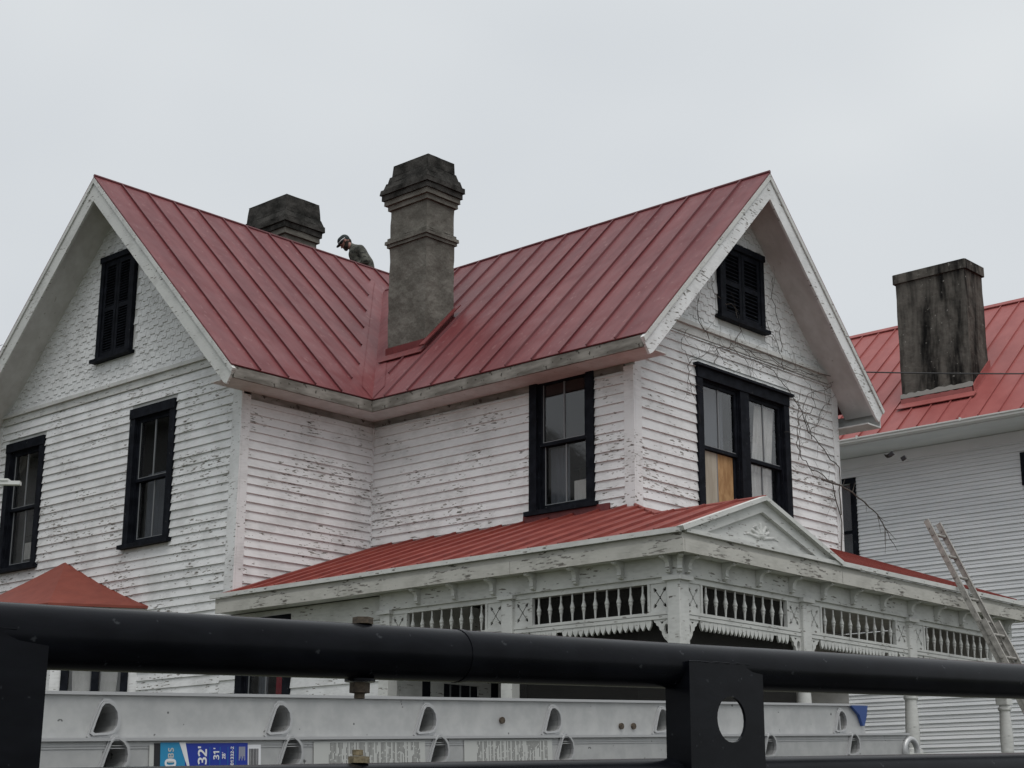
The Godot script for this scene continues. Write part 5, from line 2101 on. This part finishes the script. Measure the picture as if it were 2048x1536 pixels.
func build_vine() -> void:
	var o := thing("dead_vine", Vector3(XB + 0.05, 5.2, -4.6), "leafless dead vine tangled over the right gable wall and window head", "vine")
	var guides := [
		[[4.6, 5.25], [4.66, 5.9], [4.5, 6.44], [4.04, 6.54], [3.69, 6.64], [3.48, 6.83], [3.53, 7.2], [3.92, 7.64], [4.48, 7.85], [4.56, 8.05]],
		[[4.67, 6.0], [4.67, 6.67], [4.28, 6.92], [3.92, 7.09], [3.7, 7.42], [3.33, 7.66], [3.07, 7.81], [2.58, 7.84], [2.29, 7.98], [1.99, 7.96]],
		[[4.53, 8.02], [3.66, 7.91], [2.96, 7.97], [2.36, 7.95], [1.85, 7.9], [1.42, 7.68], [1.14, 7.53], [0.94, 7.72], [1.03, 7.94]],
		[[3.26, 7.85], [3.24, 8.14], [3.06, 8.36], [2.84, 8.7]],
		[[3.92, 7.07], [4.23, 7.38], [4.55, 7.72]],
		[[3.5, 6.6], [3.55, 7.06], [3.5, 7.36], [3.72, 7.6]],
		[[1.55, 7.58], [1.77, 7.82], [2.06, 7.91], [2.42, 7.76], [2.5, 7.6]],
		[[1.14, 7.53], [1.06, 7.32], [1.16, 7.1]],
		[[2.36, 7.95], [2.65, 7.88], [3.15, 7.9], [3.74, 7.9], [4.23, 7.94]],
		[[4.0, 7.0], [3.85, 7.3], [4.1, 7.5], [4.0, 7.8]],
		[[2.1, 7.98], [2.3, 8.2], [2.2, 8.5], [1.7, 8.6], [1.6, 9.0]],
		[[1.5, 7.9], [1.3, 8.2], [1.35, 8.6]],
		[[3.2, 8.1], [3.3, 8.5], [3.1, 8.9], [3.15, 9.2]]]
	var gi := 0
	for g in guides:
		var pts: Array = []
		for q in g:
			var out := 0.05 if q[1] < 7.85 or q[1] > 8.12 else 0.105
			if q[0] > 1.2 and q[0] < 3.56 and q[1] < 7.6:
				out = 0.13
			pts.append(Vector3(XB + out + rng.randf_range(0.0, 0.015), q[1], -q[0]))
		var path := wiggle(pts, 0.035, 4)
		var st := tool()
		var r: Array = []
		for i in path.size():
			r.append(lerpf(0.009 if gi < 2 else 0.0058, 0.003, float(i) / path.size()))
		tube(st, path, r, 5)
		obj("stem", st, M.vine, o)
		st = tool()
		for i in range(2, path.size()):
			if rng.randf() < 0.52:
				var p: Vector3 = path[i]
				var ang := rng.randf_range(0, TAU)
				var tw := [p]
				for k in rng.randi_range(3, 6):
					ang += rng.randf_range(-0.7, 0.7)
					var nx: Vector3 = tw[tw.size() - 1] + Vector3(rng.randf_range(-0.004, 0.008), sin(ang), cos(ang)) * rng.randf_range(0.04, 0.09)
					nx.x = maxf(nx.x, XB + 0.04)
					tw.append(nx)
				tube(st, tw, [0.003, 0.0026, 0.0022, 0.0016], 4)
		var tg := obj("twigs", st, M.vine, o)
		tg.set_meta("kind", "stuff")
		gi += 1
	# the loose branch hanging out past the corner
	var b := [Vector3(XB + 0.05, 6.45, -4.2), Vector3(5.0, 6.36, -4.4), Vector3(5.05, 6.293, -4.63), Vector3(5.05, 6.196, -4.96), Vector3(5.05, 6.061, -5.293), Vector3(5.05, 5.904, -5.488), Vector3(5.05, 5.751, -5.613)]
	var st := tool()
	tube(st, wiggle(b, 0.012, 3), [0.014, 0.014, 0.014, 0.013, 0.013, 0.013, 0.012, 0.012, 0.011, 0.011, 0.01, 0.01, 0.009, 0.009, 0.008, 0.007, 0.006, 0.005, 0.004], 6)
	obj("loose_branch", st, M.vine, o)
	st = tool()
	for q in [[3, Vector3(0, -0.1, -0.02)], [4, Vector3(0, -0.2, -0.05)], [4, Vector3(0, -0.05, -0.22)], [5, Vector3(0, -0.2, 0.02)], [5, Vector3(0.02, -0.12, -0.2)], [6, Vector3(0, -0.12, -0.16)], [2, Vector3(0, 0.12, -0.06)], [1, Vector3(0, 0.1, -0.1)], [5, Vector3(0, -0.3, 0.03)]]:
		var a: Vector3 = b[q[0]]
		var e: Vector3 = a + q[1] * 1.3
		tube(st, [a, a.lerp(e, 0.5) + Vector3(0, rng.randf_range(-0.03, 0.03), rng.randf_range(-0.03, 0.03)), e], [0.006, 0.004, 0.002], 5)
	var bt := obj("branch_twigs", st, M.vine, o)
	bt.set_meta("kind", "stuff")

func grow(st: SurfaceTool, p: Vector3, d: Vector3, l: float, r: float, depth: int) -> void:
	var pts := [p]
	var q := p
	var dd := d
	for i in 4:
		dd = (dd + Vector3(rng.randf_range(-0.22, 0.22), rng.randf_range(-0.06, 0.16), rng.randf_range(-0.22, 0.22))).normalized()
		q = q + dd * l / 4.0
		pts.append(q)
	tube(st, pts, [r, r * 0.9, r * 0.8, r * 0.7, r * 0.6], 6 if depth > 2 else 4, false)
	if depth == 0:
		return
	for k in (3 if depth > 1 else 2):
		var at: Vector3 = pts[rng.randi_range(2, 4)] if k > 0 else pts[4]
		var side := Vector3(rng.randf_range(-1, 1), rng.randf_range(0.1, 0.8), rng.randf_range(-1, 1)).normalized()
		grow(st, at, (dd * 0.8 + side * 0.7).normalized(), l * rng.randf_range(0.6, 0.78), r * 0.55, depth - 1)

func build_small_things() -> void:
	var st := tool()
	# overhead cable between the two houses
	var pts: Array = []
	var a := Vector3(3.2, 8.42, -4.28)
	var b := Vector3(8.6, 9.0, -11.86)
	for i in 17:
		var t := float(i) / 16
		pts.append(a.lerp(b, t) - Vector3(0, 0.28 * 4.0 * t * (1.0 - t) * 0.35, 0))
	tube(st, pts, [0.011], 6)
	var c := obj("overhead_cable", st, M.cable, self)
	c.set_meta("label", "thin black cable strung in front of the neighbour's red roof")
	c.set_meta("category", "cable")
	# bare shrub by the porch's far corner
	var s := thing("bare_shrub", Vector3(7.95, 0, -4.0), "bare leafless shrub twigs against ribbed siding at lower right", "shrub")
	for i in 16:
		st = tool()
		var an := rng.randf_range(0, TAU)
		var base := Vector3(7.95 + 0.1 * cos(an), 0, -4.0 + 0.1 * sin(an))
		var tip := base + Vector3(0.14 * cos(an), rng.randf_range(2.3, 2.66), 0.22 * sin(an))
		var mid := base.lerp(tip, 0.55) + Vector3(rng.randf_range(-0.05, 0.05), 0, rng.randf_range(-0.05, 0.05))
		tube(st, [base, mid, tip], [0.011, 0.008, 0.0025], 5)
		for k in 4:
			var f := mid.lerp(tip, rng.randf())
			tube(st, [f, f + Vector3(rng.randf_range(-0.08, 0.08), rng.randf_range(0.08, 0.2), rng.randf_range(-0.08, 0.08))], [0.004, 0.0018], 4)
		obj("stem", st, M.bark, s)
	# bare tree out of frame on the left: only its twig tips reach in
	var t := thing("bare_tree", Vector3(-11.2, 0, 2.25), "bare tree whose twig tips show at the left edge beside the roof", "tree")
	st = tool()
	tube(st, [Vector3(-11.2, 0, 2.25), Vector3(-11.15, 3.0, 2.2), Vector3(-11.2, 6.0, 2.2)], [0.22, 0.17, 0.12], 10)
	obj("trunk", st, M.bark, t)
	st = tool()
	for i in 5:
		grow(st, Vector3(-11.2, 5.2 + 0.25 * i, 2.2), Vector3(cos(i * 1.9), 1.3, sin(i * 1.9)).normalized(), 1.5, 0.06, 3)
	for q in [[Vector3(-10.4, 9.6, 1.5), Vector3(-9.46, 10.2, 0.66)], [Vector3(-10.3, 9.7, 1.42), Vector3(-9.5, 10.38, 0.72)], [Vector3(-10.2, 9.7, 1.4), Vector3(-9.38, 10.05, 0.6)]]:
		tube(st, [Vector3(-11.1, 7.6, 2.15), q[0], q[0].lerp(q[1], 0.6) + Vector3(0, 0.06, 0), q[1]], [0.03, 0.016, 0.01, 0.005], 5)
	obj("crown", st, M.bark, t)
	# pole with a short arm at the left edge
	var p := thing("lamp_pole", Vector3(3.5, 0, 9.15), "grey metal arm of a pole poking in at the left edge", "pole")
	st = tool()
	lathe(st, Vector3(3.5, 0, 9.15), [Vector2(0.07, 0.0), Vector2(0.06, 2.5), Vector2(0.05, 4.75), Vector2(0.0, 4.78)], 14)
	obj("mast", st, M.gutter, p)
	st = tool()
	var tip := Vector3(4.535, 4.47, 8.19)
	var ax := (Vector3(3.5, 4.47, 9.15) - tip)
	pbox(st, tip, ax, Vector3(0, 0.032, 0), Vector3(0.04, 0, 0.043))
	pbox(st, tip + Vector3(-0.01, 0.0321, -0.01) + ax * 0.07, ax * 0.93, Vector3(0, 0.018, 0), Vector3(0.055, 0, 0.06))
	obj("arm", st, M.gutter, p)

# the grey house beside the left gable, which its windows mirror
func build_side_house() -> void:
	var h := thing("side_house", Vector3(-15.5, 0, 13), "grey clapboard house mirrored in the black framed left windows", "house")
	var f := Frame.new(Vector3(-9, 0, 13), Vector3(0, 0, -1), Vector3(1, 0, 0))
	var st := tool()
	core(st, f, -5, 5, 0, 9.6, [[-3.4, -2.4, 5.6, 7.4], [-0.5, 0.5, 5.6, 7.4], [2.4, 3.4, 5.6, 7.4]])
	obj("wall", st, M.grey_boards, h)
	st = tool()
	box(st, Vector3(-22, 0, 8), Vector3(-9.15, 9.6, 8.14))
	box(st, Vector3(-22, 0, 17.86), Vector3(-9.15, 9.6, 18))
	box(st, Vector3(-22, 0, 8.141), Vector3(-21.86, 9.6, 17.859))
	obj("other_walls", st, M.grey_boards, h)
	var y := 0.4
	while y < 9.5:
		st = tool()
		clapboard(st, f, -5, 5, y, y + 0.2, 0.03)
		if not (y > 5.3 and y < 7.4):
			obj("clapboard", st, M.grey_boards, h)
		y += 0.2
	for u in [-2.9, 0.0, 2.9]:
		st = tool()
		fbox(st, f, u - 0.5, u + 0.5, 5.6, 7.4, -0.1, -0.09)
		obj("window", st, M.black_paint, h)
	st = tool()
	extrude(st, PackedVector2Array([Vector2(-22.5, 9.45), Vector2(-8.5, 9.45), Vector2(-15.5, 14.5)]), Vector3(0, 0, 7.6), Vector3(1, 0, 0), Vector3(0, 1, 0), Vector3(0, 0, 10.8))
	obj("roof", st, M.grey_boards, h)

func build_ground() -> void:
	var st := tool()
	var n := 24
	for i in n:
		for j in n:
			var x0 := -300.0 + 600.0 * i / n
			var z0 := -300.0 + 600.0 * j / n
			var d := 600.0 / n
			quad(st, Vector3(x0, 0, z0 + d), Vector3(x0 + d, 0, z0 + d), Vector3(x0 + d, 0, z0), Vector3(x0, 0, z0))
	var g := obj("ground", st, M.grass, self)
	g.set_meta("kind", "structure")
	st = tool()
	box(st, Vector3(12.5, 0.0, -60), Vector3(20.5, 0.006, 60))
	g = obj("road", st, M.asphalt, self)
	g.set_meta("kind", "structure")

func _ready() -> void:
	rng.seed = 20240
	set_the_stage()
	make_materials()
	build_ground()
	var house := build_house()
	build_porch(house)
	build_bay(house)
	build_neighbour()
	build_side_house()
	leaning_ladder()
	build_rack()
	build_rack_ladder()
	build_person()
	build_vine()
	build_small_things()
